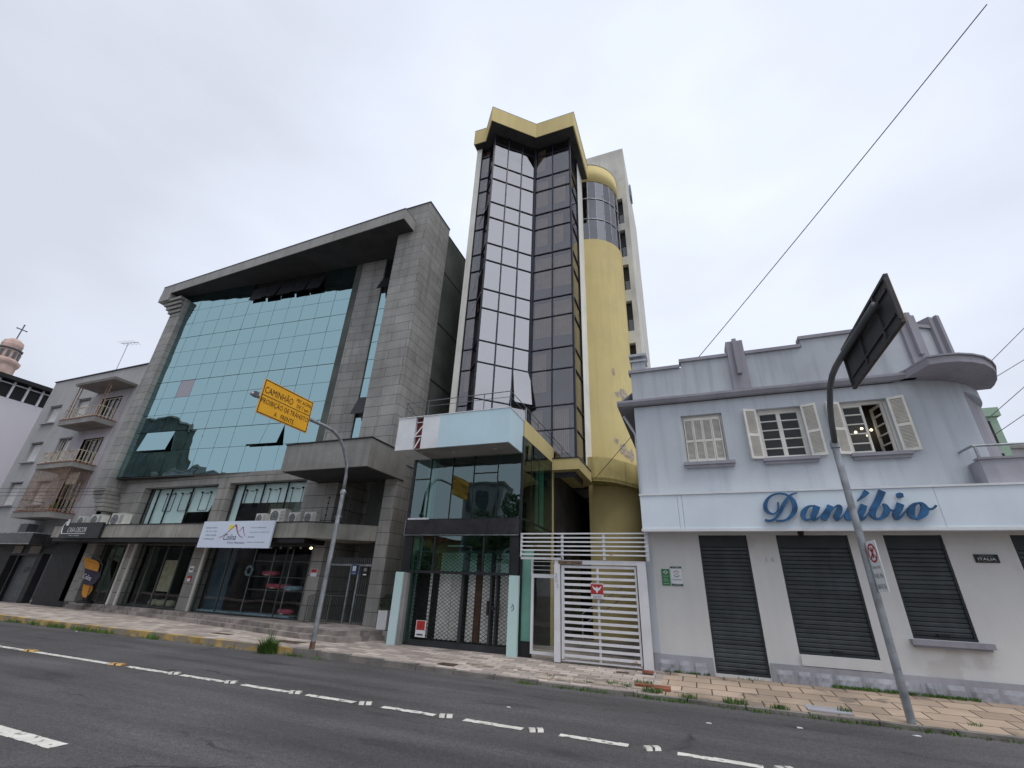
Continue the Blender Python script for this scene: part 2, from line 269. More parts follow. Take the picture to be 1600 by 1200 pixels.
def text(name, body, m, parent, pos, right, up, width=None, height=.1, depth=.004, base=None, shear=0., align='LEFT', spacing=1.):
    cu_ = bpy.data.curves.new('t', 'FONT'); cu_.body = body; cu_.size = 1; cu_.extrude = 0; cu_.resolution_u = 3; cu_.shear = shear; cu_.space_character = spacing
    ob = bpy.data.objects.new('t', cu_); COL.objects.link(ob); dg = bpy.context.evaluated_depsgraph_get(); dg.update()
    me = bpy.data.meshes.new_from_object(ob.evaluated_get(dg)); bpy.data.objects.remove(ob); bpy.data.curves.remove(cu_)
    xs = [v.co.x for v in me.vertices]; ys = [v.co.y for v in me.vertices]; x0, x1, y0, y1 = min(xs), max(xs), min(ys), max(ys)
    sy = height/(y1-y0); sx = (width/(x1-x0)) if width else sy
    right = Vector(right).normalized(); up = Vector(up).normalized(); pos = Vector(pos); off = {'LEFT': 0, 'CENTER': -.5*(x1-x0)*sx}[align]
    b = MB(); b.v = [tuple(pos+right*((v.co.x-x0)*sx+off)+up*((v.co.y-y0)*sy)) for v in me.vertices]; b.f = [tuple(p.vertices) for p in me.polygons]
    bpy.data.meshes.remove(me)
    return b.build(name, m, parent, base, recalc=False)
def ribbon(b, pts, y0, y1):   # stroke in x,z with per-point width
    n = len(pts); L_, R_ = [], []
    P2 = []
    for i in range(n-1):      # Catmull-Rom subdivision
        p0, p1, p2, p3 = pts[max(i-1, 0)], pts[i], pts[i+1], pts[min(i+2, n-1)]
        for t in (0, .25, .5, .75):
            P2.append(tuple(.5*((2*p1[k])+(-p0[k]+p2[k])*t+(2*p0[k]-5*p1[k]+4*p2[k]-p3[k])*t*t+(-p0[k]+3*p1[k]-3*p2[k]+p3[k])*t**3) for k in range(3)))
    P2.append(pts[-1])
    for i, (x, z, w_) in enumerate(P2):
        a = P2[max(i-1, 0)]; c = P2[min(i+1, len(P2)-1)]; dx, dz = c[0]-a[0], c[1]-a[1]; q = math.hypot(dx, dz) or 1
        nx, nz_ = -dz/q, dx/q; L_.append((x+nx*w_/2, z+nz_*w_/2)); R_.append((x-nx*w_/2, z-nz_*w_/2))
    for i in range(len(P2)-1):
        q = [L_[i], L_[i+1], R_[i+1], R_[i]]; vs = [b.P(x, y0, z) for x, z in q]+[b.P(x, y1, z) for x, z in q]
        fs = [(0, 1, 2, 3), (7, 6, 5, 4), (0, 4, 5, 1), (2, 6, 7, 3)]
        if i == 0: fs.append((0, 3, 7, 4))
        if i == len(P2)-2: fs.append((1, 5, 6, 2))
        b.add(vs, fs)
# ================================================================== GROUND
def struct(b, name, m, **k): return b.build(name, m, kind='structure', **k)
struct(MB().box(-900, 900, -900, 900, -.6, -.12), 'ground', 'kerb')
def grid_sheet(x0, x1, y0, y1, nx, ny, zf):
    b = MB()
    for j in range(ny+1):
        for i in range(nx+1):
            x = x0+(x1-x0)*i/nx; y = y0+(y1-y0)*j/ny; b.v.append((x, y, zf(x, y)))
    for j in range(ny):
        for i in range(nx):
            k = j*(nx+1)+i; b.f.append((k, k+1, k+nx+2, k+nx+1))
    return b
struct(grid_sheet(-160, 120, .4, 9.75, 60, 6, lambda x, y: 0.0), 'road', 'asphalt')
def kz(x):   # height of the kerb top along the street
    t = min(1, max(0, (x+9)/6)); return .145*(1-t)+.05*t
def wz(x): return .17+.03*min(1, max(0, (x-0)/6))
def swz(x, y):
    t = min(1, max(0, (y-9.72)/2.08)); return kz(x)*(1-t)+wz(x)*t
struct(grid_sheet(-90, -3.4, 9.74, 13.6, 240, 6, swz), 'pavement', 'paver')
struct(grid_sheet(-3.4, -.9, 9.74, 13.6, 10, 6, swz), 'pavement', 'paver')
struct(grid_sheet(-.9, 40, 9.74, 13.6, 120, 6, swz), 'pavement', 'slab')
b = MB()
for i in range(110):
    x0 = -90+i*.95; 
    if x0 > -9.4: break
    b.box(x0, x0+.93, 9.58+random.uniform(-.008, .008), 9.74, -.05, kz(x0)+.004+random.uniform(-.006, .006))
struct(b, 'kerb', 'kerb_y')
b = MB()
for i in range(60):
    x0 = -9.4+i*.9; b.box(x0, x0+.88, 9.6+random.uniform(-.012, .012), 9.74, -.05, kz(x0)+.003+random.uniform(-.006, .006))
struct(b, 'kerb', 'kerb')
struct(MB().box(-160, 120, -3.2, .4, -.1, .14), 'pavement', 'paver')
# loose irregular stones along the kerb in front of the white gate
b = MB(); random.seed(3)
for k, (x0, y0) in enumerate([(-3.2+i*.36+random.uniform(-.03, .03), 9.85+.02*i) for i in range(8)]+[(-5+i*.4, 10.3+random.uniform(-.02, .02)) for i in range(11)]):
    w_, d_ = random.uniform(.24, .33), random.uniform(.2, .27)
    if y0 > 10.2: d_ = .15
    z = swz(x0, y0)
    b.prism([(x0+random.uniform(0, .04), y0+random.uniform(0, .03)), (x0+w_-random.uniform(0, .04), y0+random.uniform(0, .03)), (x0+w_-random.uniform(0, .05), y0+d_-random.uniform(0, .04)), (x0+random.uniform(0, .05), y0+d_-random.uniform(0, .03))], z-.02, z+.012+random.uniform(0, .012))
struct(b, 'pavement', mat('pale_stone', (.40, .34, .28), .85, .2, 3, .6, 40))
# raised stone platform in front of the granite building
b = MB(); b.prism([(-27.3, 14.4), (-27.3, 13.15), (-22.5, 12.95), (-18.5, 12.55), (-14, 11.85), (-10.9, 11.25), (-9.3, 11.2), (-8.7, 12.4), (-8.7, 14.4)], .0, .42)
struct(b, 'platform', 'step')
b = MB(); b.prism([(-27.6, 13.15), (-22.5, 12.8), (-18.5, 12.38), (-14, 11.68), (-10.9, 11.08), (-9.2, 11.02), (-8.62, 12.4), (-8.7, 12.6), (-9.3, 11.5), (-14, 12), (-27.3, 13.5)], .0, .29)
struct(b, 'platform', 'step')
# road paint
b = MB()
def paint(x0, x1, y, w_, rag=.012):
    n = max(2, int((x1-x0)/.12)); 
    for i in range(n):
        a = x0+(x1-x0)*i/n; c = x0+(x1-x0)*(i+1)/n; 
        b.quad((a, y-w_/2+random.uniform(-rag, rag), .004), (c, y-w_/2+random.uniform(-rag, rag), .004), (c, y+w_/2+random.uniform(-rag, rag), .004), (a, y+w_/2+random.uniform(-rag, rag), .004))
paint(-80, -10.75, 6.63, .13, .004)
for a, c in ((-10.35, -9.15), (-8.82, -7.75), (-7.32, -6.28), (-5.93, -5.0), (-4.5, -3.62), (-3.17, -2.33), (-1.84, -1.0), (-.45, .42), (1.0, 1.9), (2.5, 3.4)): paint(a, c, 6.63, .12)
paint(-12, -6.2, 3.58, .17, .006); paint(-30, -17, 3.58, .15)
o = b.build('lane_marking', 'marking', recalc=False); o['kind'] = 'structure'
def stud(yellow):
    b = MB(); b.xprism([(-.055, 0), (-.035, .03), (.035, .03), (.055, 0)], -.09, .09)
    t = thing('road_stud', 'x', 'road stud', (0, 0, .002)); b2 = MB(); b2.v = [(x, y, z+.002) for x, y, z in b.v]; b2.f = b.f
    b2.build('body', 'stud_y' if yellow else 'stud_w', t); MB().box(-.012, .012, -.056, .056, .004, .0345).build('joint', 'acdark', t); return t
sw, sy_ = stud(False), stud(True)
xs_ = [-9.0, -7.58, -6.15, -4.8, -3.45, -2.15, -.73, .62]
nm = ['fourth', 'fifth', 'sixth', 'seventh', 'eighth', 'ninth']
lab = ['white road stud where the solid white lane line turns into dashes', 'white road stud on the lane line, second from the solid line end', 'white road stud on the lane line below the leaning grey sign pole', 'white road stud on the lane line in front of the planter beside the mint post', 'white road stud on the lane line in front of the left lattice door', 'white road stud on the lane line in front of the right mint post',
       'white road stud on the lane line in front of the white barred gate', 'white road stud at the bottom edge of the photo, rightmost on the lane line']
for i, x in enumerate(xs_):
    o = sw if i == 0 else copy_tree(sw); o.location = (x, 6.63, .002); o.rotation_euler[2] = random.uniform(.3, .6); o['label'] = lab[i]; o['group'] = 'white road studs between the lane dashes'
sy_.location = (-13.6, 6.62, .005); sy_['label'] = 'orange yellow road stud on the solid lane line, the left one of two'; sy_['group'] = 'yellow road studs on the solid line'; sy_.rotation_euler[2] = .2
o = copy_tree(sy_); o.location = (-10.62, 6.62, .005); o['label'] = 'orange yellow road stud at the right end of the solid lane line'
for o_ in (sy_, o): o_.scale = (1.5, 1.2, 1)
# covers and grates
t = thing('drain_grate', 'small rusty drain grate in the pavement in front of the mint post', 'drain grate', (-5.3, 10.05, .1))
zb = swz(-5.3, 10.05)
b = MB(); b.box(-5.5, -5.1, 9.93, 10.17, zb-.01, zb+.006); b.build('plate', 'black', t)
b = MB(); [b.box(-5.49+i*.045, -5.465+i*.045, 9.95, 10.15, zb+.006, zb+.014) for i in range(9)]; b.box(-5.5, -5.1, 9.93, 9.955, zb+.006, zb+.013); b.box(-5.5, -5.1, 10.145, 10.17, zb+.006, zb+.013); b.build('bars', 'manhole', t)
def cover(x, y, w_, d_, lbl, m='kerb'):
    z = swz(x, y); b = MB(); b.box(x-w_/2, x+w_/2, y-d_/2, y+d_/2, z-.01, z+.01); tag(b.build('pavement_cover', m, base=(x, y, z)), lbl, 'cover')
cover(1.72, 10.05, .62, .5, 'grey concrete inspection cover in the slabs left of the right pole', M['plinth'])
cover(-12.9, 10.55, .7, .2, 'dark slotted cover in the pavement left of the grass tuft', 'manhole'); cover(-10.2, 10.4, .8, .35, 'dark square cover in the pavement behind the left pole base', 'manhole')
cover(-1.72, 11.2, .26, .14, 'small dark broken cover in the pavement at the right foot of the white gate', 'manhole')
t = thing('brick', 'loose red brick on the pavement at the right foot of the white gate', 'brick', (-1.2, 11.3, .16)); MB().box(-1.32, -1.1, 11.22, 11.36, .165, .205).build('body', 'redbrick', t)
z = swz(-.95, 10.2); b = MB(); b.box(-1.35, -.72, 10.15, 10.32, z-.01, z+.035); b.box(-.98, -.7, 10.0, 10.13, z-.01, z+.03)
tag(b.build('broken_brick_edging', 'redbrick', base=(-1, 10.2, z)), 'broken red brick edging set in the torn pavement near the kerb', 'brick edging')

# ------------------------------------------------------------------ grass
def blades(b, cx, cy, z, r, n, h, w_=.006, ex=1.0, ey=1.0, sp=1.0):
    for _ in range(n):
        a = random.uniform(0, 6.28); q = r*math.sqrt(random.random()); x = cx+q*math.cos(a)*ex; y = cy+q*math.sin(a)*ey; hh = h*random.uniform(.4, 1.1); t = random.uniform(0, 6.28)
        q_ = hh*sp*random.uniform(.1, .6); dx, dy = math.cos(t)*q_, math.sin(t)*q_; ww = w_*random.uniform(.6, 1.5); px, py = -math.sin(t)*ww, math.cos(t)*ww
        b.add([(x-px, y-py, z), (x+px, y+py, z), (x+px*.7+dx*.4, y+py*.7+dy*.4, z+hh*.6), (x-px*.7+dx*.4, y-py*.7+dy*.4, z+hh*.6), (x+dx, y+dy, z+hh)], [(0, 1, 2, 3), (3, 2, 4)])
b = MB()
for x in [i*.06 for i in range(-60, 110)]:
    if random.random() < .93: blades(b, x+random.uniform(-.05, .05), 9.59+random.uniform(-.05, .06), .0, .09, random.randint(10, 34) if (x*1.7) % 2.3 < 1.5 else 5, random.choice([.035, .05, .07]), .006)
for x in [-18+i*.07 for i in range(0, 100)]:
    if random.random() < .3: blades(b, x, 9.55, 0, .06, 8, .05, .005)
for x, r, n, h in ((-20.0, .25, 120, .12), (-18.8, .3, 200, .14), (-17.4, .35, 240, .13), (-16.4, .3, 160, .13), (-21.2, .3, 120, .1), (-14.2, .16, 120, .16), (-9.1, .2, 90, .08), (-8.4, .12, 40, .06)):
    blades(b, x, 9.5, 0, r, n, h, .006, 1.6, .35)
for x, y, r, n, h in ((-1.75, 10.12, .1, 60, .07), (-1.5, 10.05, .09, 50, .07), (-1.2, 10.35, .14, 130, .09), (-1.0, 9.85, .14, 160, .1), (-.4, 9.75, .12, 100, .08), (.35, 9.72, .15, 160, .1), (1.0, 9.72, .12, 110, .08), (1.95, 10.0, .08, 70, .09), (-2.2, 10.0, .07, 40, .05), (.75, 11.72, .2, 30, .05), (3.6, 10.05, .08, 30, .05), (-3.0, 10.2, .08, 20, .05)):
    blades(b, x, y, swz(x, y), r, n, h, .005, 1.3, .6)
for i in range(90): blades(b, random.uniform(-.9, .0), 11.74, wz(0), .04, 5, .05, .006)
for i in range(260): blades(b, random.uniform(2.2, 4.35), 11.72+random.uniform(-.05, .02), wz(3), .05, 5, .06, .007)
o = b.build('grass', 'grass', recalc=False); o['kind'] = 'stuff'
b = MB(); blades(b, -9.95, 9.5, 0, .16, 420, .34, .008, 1.3, .6, 2.2); blades(b, -9.95, 9.5, 0, .22, 260, .2, .009, 1.3, .6, 1.6); blades(b, -9.95, 9.5, 0, .08, 40, .58, .005, 1, 1, .6)
[b.tube([(-9.95+random.uniform(-.1, .1), 9.5, 0), (-9.95+random.uniform(-.2, .2), 9.5+random.uniform(-.08, .08), random.uniform(.4, .66))], .003, 3) for _ in range(12)]
tag(b.build('grass_tuft', 'grass', base=(-9.95, 9.5, 0), recalc=False), 'tall wild grass tuft growing from the yellow kerb beside the left pole', 'grass tuft')
# ================================================================== CORNER BUILDING (pale blue, right)
Yd = 11.8; DW = (-1.1, Yd)
DB = thing('corner_building', 'two-storey pale blue corner building with stepped parapet and dark roller shutters', 'building', (2, Yd, .17))
CX, CY, CR = 4.8, 14.1, 2.3
def arc(r, a0, a1, n=12): return [(CX+r*math.sin(R(a0+(a1-a0)*i/n)), CY-r*math.cos(R(a0+(a1-a0)*i/n))) for i in range(n+1)]
wins = [(.08, 1.07, 4.72, 6.0), (1.85, 2.83, 4.72, 6.0), (3.62, 4.55, 4.72, 6.0)]
b = MB(); b.wall(-1.1, CX, 3.7, 6.38, Yd, wins, .16)
a = arc(CR, 0, 36.5)
for (x0, y0), (x1, y1) in zip(a, a[1:]): b.quad((x0, y0, 3.0), (x1, y1, 3.0), (x1, y1, 6.38), (x0, y0, 6.38))
a2 = arc(CR, 36.5, 90, 16)
for (x0, y0), (x1, y1) in zip(a2, a2[1:]):
    b.quad((x0, y0, 6.17), (x1, y1, 6.17), (x1, y1, 6.38), (x0, y0, 6.38)); b.quad((x0, y0, 3.0), (x1, y1, 3.0), (x1, y1, 3.6), (x0, y0, 3.6))
x0, y0 = a[-1]; LGW = MB(); LGW.quad((x0+.003, y0+.003, 3), (6.95, 13.38, 3), (6.95, 13.38, 6.169), (x0+.003, y0+.003, 6.169)); LGW.quad((6.95, 13.38, 3), (7.1, 14.1, 3), (7.1, 14.1, 6.169), (6.95, 13.38, 6.169)); LGW.build('shaded_loggia_wall', 'mauvetrim', DB)  # same plaster as the wall; darker trim colour stands in for loggia shade
b.add([(x, y, 6.17) for x, y in a2]+[(7.1, 14.1, 6.17), (6.95, 13.38, 6.17)], [tuple(range(len(a2)+2))])
b.quad((7.1, CY, 3), (7.1, 24, 3), (7.1, 24, 7.6), (7.1, CY, 7.6))
b.quad((-1.1, Yd, 3.7), (-1.1, 24, 3.7), (-1.1, 24, 6.38), (-1.1, Yd, 6.38))
b.build('upper_wall', 'bluewall', DB)
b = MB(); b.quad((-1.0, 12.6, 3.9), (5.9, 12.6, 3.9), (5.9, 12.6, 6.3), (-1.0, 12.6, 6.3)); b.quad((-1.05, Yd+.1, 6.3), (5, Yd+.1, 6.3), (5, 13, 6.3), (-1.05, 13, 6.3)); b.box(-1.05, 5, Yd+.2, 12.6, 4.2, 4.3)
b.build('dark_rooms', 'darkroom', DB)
# attic with stepped top
b = MB()
st = [(-1.11, .26, 7.42), (.26, 3.2, 7.58), (3.2, CX, 7.80)]
for x0, x1, z1 in st: b.quad((x0, Yd+.0, 6.36), (x1, Yd, 6.36), (x1, Yd, z1), (x0, Yd, z1)); b.quad((x0, Yd+.2, 6.56), (x1, Yd+.2, 6.56), (x1, Yd+.2, z1), (x0, Yd+.2, z1))
aa = arc(CR, 0, 46, 18)+[(6.5, 15), (6.5, 24)]
for (x0, y0), (x1, y1) in zip(aa, aa[1:]): b.quad((x0, y0, 6.56), (x1, y1, 6.56), (x1, y1, 7.8), (x0, y0, 7.8))
b.quad((-1.11, Yd, 6.56), (-1.11, 15.5, 6.56), (-1.11, 15.5, 7.42), (-1.11, Yd, 7.42)); 
b.quad((.26, Yd, 7.4), (.26, Yd+.2, 7.4), (.26, Yd+.2, 7.58), (.26, Yd, 7.58)); b.quad((3.2, Yd, 7.5), (3.2, Yd+.2, 7.5), (3.2, Yd+.2, 7.8), (3.2, Yd, 7.8))
b.quad((-1.1, 12, 6.9), (6.7, 13.5, 6.9), (6.7, 24, 6.9), (-1.1, 24, 6.9))
at = b.build('parapet', 'bluewall2', DB)
b = MB()
for x0, x1, z1 in ((-1.17, .22, 7.42), (.22, 1.44, 7.58), (1.88, 3.16, 7.58), (3.16, CX, 7.80)): b.box(x0, x1, Yd-.05, Yd+.26, z1, z1+.09)
for (x0, y0), (x1, y1), (p0, q0), (p1, q1) in zip(arc(CR+.05, 0, 42, 20), arc(CR+.05, 0, 42, 20)[1:], arc(CR-.26, 0, 42, 20), arc(CR-.26, 0, 42, 20)[1:]): b.prism([(x0, y0), (x1, y1), (p1, q1), (p0, q0)], 7.8, 7.89)
b.build('coping', 'mauvetrim', DB)
def pylon(x0, x1, z0, z1, fr=None):
    f = MB(*fr) if fr else MB(O=(0, Yd))
    f.box(x0, x1, -.07, .45, z0, z1); xm = (x0+x1)/2
    f.box(xm-.05, xm+.05, -.15, -.07, z0+.42, z1+.03); f.box(xm-.03, xm+.03, -.13, -.07, z0+.4, z0+.42)
    f.build('pylon', 'mauvetrim', DB)
pylon(1.46, 1.87, 6.58, 8.0)
for ang in (15+2.2, 36):
    t_ = R(ang); pylon(-.2, .2, 6.58, 8.12, ((CX+CR*math.sin(t_), CY-CR*math.cos(t_)), (math.cos(t_), math.sin(t_))))
# cornice with the projecting rounded canopy
b = MB(); prof = [(-.02, 6.38), (-.14, 6.38), (-.2, 6.46), (-.2, 6.52), (-.06, 6.56), (-.02, 6.56)]
b.xprism([(Yd+p, z) for p, z in prof], -1.53, 5.2); b.box(-1.53, -1.1, Yd-.0, 22, 6.38, 6.5)
b.build('cornice', 'mauvetrim', DB)
outer = [(5.0, Yd-.2), (5.2, 11.0), (5.45, 10.97), (5.7, 11.0), (5.98, 11.12), (6.24, 11.3), (6.5, 11.6), (6.68, 11.88), (6.85, 12.25), (6.95, 12.6), (6.98, 12.82), (6.5, 12.86)]
inner = arc(CR-.1, 45, 0, 10)
b = MB(); b.prism(outer+inner, 6.38, 6.54); b.prism([(x+(.03 if x > 5.3 else 0), y-.03) for x, y in outer]+inner, 6.54, 6.575); b.build('canopy', 'mauvetrim', DB)
# eave on the left flank with its sloped sheet roof
b = MB(); b.xprism([(Yd, 6.5), (Yd, 6.52), (22, 6.52), (22, 6.5)], -1.56, -1.11); b.add([(-1.56, Yd+.02, 6.52), (-1.12, Yd+.25, 6.95), (-1.12, 22, 6.95), (-1.56, 22, 6.52)], [(0, 1, 2, 3)]); b.build('eave_roof', 'whitep', DB)
MB().tube([(-1.45, Yd+.5, 6.33), (-1.16, Yd+.55, 5.75), (-1.16, Yd+.55, 3.9)], .035).build('downpipe', 'whitep', DB)
b = MB(); b.box(-1.15, -.75, 12.8, 13.2, 6.9, 8.3); b.box(-1.2, -.7, 12.75, 13.25, 8.3, 8.36); b.box(-1.1, -.8, 12.85, 13.15, 8.36, 8.48); b.box(-1.22, -.68, 12.73, 13.27, 8.48, 8.56); b.build('chimney', 'bluewall2', DB)
# windows
def sash(b, x0, x1, z0, z1, y, n=5, fr=.045):
    b.box(x0, x0+fr, y, y+.05, z0, z1); b.box(x1-fr, x1, y, y+.05, z0, z1); b.box(x0+fr, x1-fr, y, y+.05, z0, z0+fr); b.box(x0+fr, x1-fr, y, y+.05, z1-fr, z1)
    for i in range(1, n): zz = z0+(z1-z0)*i/n; b.box(x0+fr, x1-fr, y+.005, y+.045, zz-.013, zz+.013)
def louvre(b, x0, x1, z0, z1, y, fr=.045):
    b.box(x0, x0+fr, y, y+.04, z0, z1); b.box(x1-fr, x1, y, y+.04, z0, z1); zm = z0+(z1-z0)*.47
    for a_, c_ in ((z0, z0+.06), (zm-.035, zm+.035), (z1-.06, z1)): b.box(x0+fr, x1-fr, y, y+.04, a_, c_)
    z = z0+.07
    while z < z1-.08:
        if abs(z-zm) > .05: b.add([b.P(x0+fr, y+.004, z), b.P(x1-fr, y+.004, z), b.P(x1-fr, y+.034, z+.03), b.P(x0+fr, y+.034, z+.03), b.P(x0+fr, y+.009, z-.004), b.P(x1-fr, y+.009, z-.004), b.P(x1-fr, y+.039, z+.026), b.P(x0+fr, y+.039, z+.026)], [(0, 1, 2, 3), (4, 7, 6, 5), (0, 4, 5, 1), (3, 2, 6, 7)])
        z += .031
def dwin(i, h):
    x0, x1, z0, z1 = h; xm = (x0+x1)/2
    f = MB(); y = Yd+.11
    f.box(x0, x0+.04, y, y+.07, z0, z1); f.box(x1-.04, x1, y, y+.07, z0, z1); f.box(x0+.04, x1-.04, y, y+.07, z1-.07, z1); f.box(x0+.04, x1-.04, y, y+.07, z0, z0+.05)
    wn = f.build('window', 'wood', DB)
    b = MB(); b.box(x0-.06, x1+.12, Yd-.13, Yd+.1, z0-.075, z0-.002); b.box(x0-.03, x1+.09, Yd-.09, Yd, z0-.14, z0-.075); b.build('sill', 'mauvetrim', wn)
    if i == 0:
        for k in range(4):
            q = x0+.05+k*(x1-x0-.1)/4; b = MB(O=(q, Yd+(.06 if k % 2 else .085)), U=(1, .06 if k % 2 else -.06)); louvre(b, .003, (x1-x0-.1)/4-.003, z0+.05, z1-.075, 0, .028); b.build('louvred_shutter', 'wood', wn)
    else:
        b = MB(); sash(b, x0+.04, xm, z0+.05, z1-.07, y+.01); b.build('sash', 'wood', wn)
        b = MB(); b.quad((x0+.08, y+.03, z0+.08), (xm-.04, y+.03, z0+.08), (xm-.04, y+.03, z1-.1), (x0+.08, y+.03, z1-.1)); b.build('pane', 'clear', wn)
        if i == 1:
            b = MB(); sash(b, xm, x1-.04, z0+.05, z1-.07, y+.01); b.build('sash', 'wood', wn); b = MB(); b.quad((xm+.04, y+.03, z0+.08), (x1-.08, y+.03, z0+.08), (x1-.08, y+.03, z1-.1), (xm+.04, y+.03, z1-.1)); b.build('pane', 'clear', wn)
        else:
            b = MB(O=(x1-.05, y+.02), U=(-.25, 1)); sash(b, 0, .42, z0+.05, z1-.07, 0); b.build('sash', 'wood', wn)
        for s in (-1, 1):
            hx = x0 if s < 0 else x1
            b = MB(O=(hx, Yd-.01), U=(s*1.0, -.38)); louvre(b, 0, .31, z0+.0, z1, -.02 if s > 0 else -.02); b.build('louvred_shutter', 'wood', wn)
            b = MB(O=(hx+s*.02, Yd+.0), U=(s*1.0, -.1)); louvre(b, 0, .28, z0+.03, z1-.03, -.01); b.build('louvred_shutter', 'wood', wn)
for i, h in enumerate(wins): dwin(i, h)
# small pendant lamps seen through the open window
for k, (x, z) in enumerate(((3.98, 5.42), (4.12, 5.5), (4.3, 5.45), (4.42, 5.52), (4.2, 5.32))):
    b = MB(); b.lathe(x, 12.4, [(0, z-.03), (.025, z-.015), (.03, z), (.02, z+.02), (0, z+.03)], 10); o = b.build('bulb', 'lamp', DB); b = MB(); b.tube([(x, 12.4, z+.03), (x, 12.4, 6.29)], .003, 4); b.build('cord', 'rubber', o)
# balcony at the rounded corner
b = MB(); b.box(5.6, 8.5, 11.5, 11.62, 3.88, 4.4); b.box(5.6, 5.72, 11.62, 12.15, 3.88, 4.4); b.box(5.62, 8.5, 11.55, 13.3, 3.80, 3.9); bl = b.build('balcony', 'plinth', DB)
MB().box(5.57, 8.5, 11.47, 11.65, 4.4, 4.44).build('coping', 'mauvetrim', bl)
b = MB(); b.tube([(5.5, 12.0, 4.66), (5.6, 11.56, 4.7), (8.5, 11.56, 4.7)], .025); b.box(5.62, 5.66, 11.54, 11.58, 4.44, 4.69); b.box(7.4, 7.44, 11.54, 11.58, 4.44, 4.69); b.build('handrail', 'galv', bl)
# ground floor
sh = [(.13, 1.15, .22, 2.98), (1.74, 3.09, .69, 2.98), (3.71, 4.68, 1.1, 2.98), (5.72, 6.7, .6, 2.98)]
b = MB(); b.wall(-1.1, 9, .12, 3.7, Yd, sh, .09); b.quad((-1.1, Yd, 0), (-1.1, 24, 0), (-1.1, 24, 3.7), (-1.1, Yd, 3.7)); b.build('ground_floor_wall', 'lowwall', DB)
MB().box(-1.112, -.96, Yd-.012, Yd+.3, .5, 3.0).build('corner_strip', 'bluewall', DB)
def plin(x0, x1, fx0=None, fx1=None):
    b = MB(); b.box(x0, x1, Yd-.045, Yd-.002, .05, .49 if x0 < 1.2 else .52)
    o = b.build('plinth', 'plinth', DB); b = MB(); x = x0+.06
    while x < x1-.15:
        w_ = min(.42+.12*math.sin(x*3), x1-x-.05); n = 8
        vs = []; 
        for j in range(5):
            for i in range(n): 
                e = (i in (0, n-1)) or (j in (0, 4)); vs.append((x+.02+(w_-.06)*i/(n-1), Yd-.047-(0 if e else .018+random.uniform(0, .022)), .1+.29*j/4))
        b.add(vs, [(j*n+i, j*n+i+1, (j+1)*n+i+1, (j+1)*n+i) for j in range(4) for i in range(n-1)]); x += w_
    b.build('rough_stone', 'plinthstone', o)
plin(-1.1, .1); plin(1.18, 9)
b = MB(); b.box(1.75, 3.08, Yd-.052, Yd+.02, .5, .685); b.build('threshold', 'lowwall', DB)
def rshut(x0, x1, z0, z1, handle=True):
    b = MB(); z = z0+.05; pts = []
    while z < z1-.2: pts += [(Yd+.075, z), (Yd+.05, z+.012), (Yd+.048, z+.06), (Yd+.06, z+.078)]; z += .082
    for (y_0, a_), (y_1, c_) in zip(pts, pts[1:]): b.quad((x0+.03, y_0, a_), (x1-.03, y_0, a_), (x1-.03, y_1, c_), (x0+.03, y_1, c_))
    o = b.build('roller_shutter', 'shutter', DB, recalc=False)
    b = MB(); b.box(x0, x0+.035, Yd+.02, Yd+.1, z0, z1); b.box(x1-.035, x1, Yd+.02, Yd+.1, z0, z1); b.box(x0+.035, x1-.035, Yd+.02, Yd+.1, z0, z0+.05); b.build('guide_rail', 'shutterbox', o)
    MB().box(x0+.035, x1-.035, Yd+.035, Yd+.12, z1-.25, z1).build('shutter_box', 'shutterbox', o)
    if handle: xm = (x0+x1)/2; MB().box(xm-.09, xm+.09, Yd+.0, Yd+.05, z0+.05, z0+.1).build('lock', 'black', o)
for h in sh: rshut(*h)
b = MB(); b.box(3.64, 4.84, Yd-.14, Yd-.003, 1.0, 1.09); b.box(3.68, 4.8, Yd-.1, Yd-.003, .96, 1.0); b.build('sill', 'mauvetrim', DB)
b = MB(); b.box(-1.0, 9, Yd+.12, 12.6, 0.0, .1); b.box(-1.05, 6.0, Yd+.13, Yd+.25, .1, 3.02); b.box(-1.05, 6.0, Yd+.03, 13, 6.385, 6.5); b.build('inner_slab', 'plinth', DB)
b = MB(); b.prism([(-1.05, 12.7), (6.1, 12.7), (6.5, 13.4), (6.6, 23.5), (-1.05, 23.5)], 0, 6.85); b.build('inner_core', 'darkroom', DB)
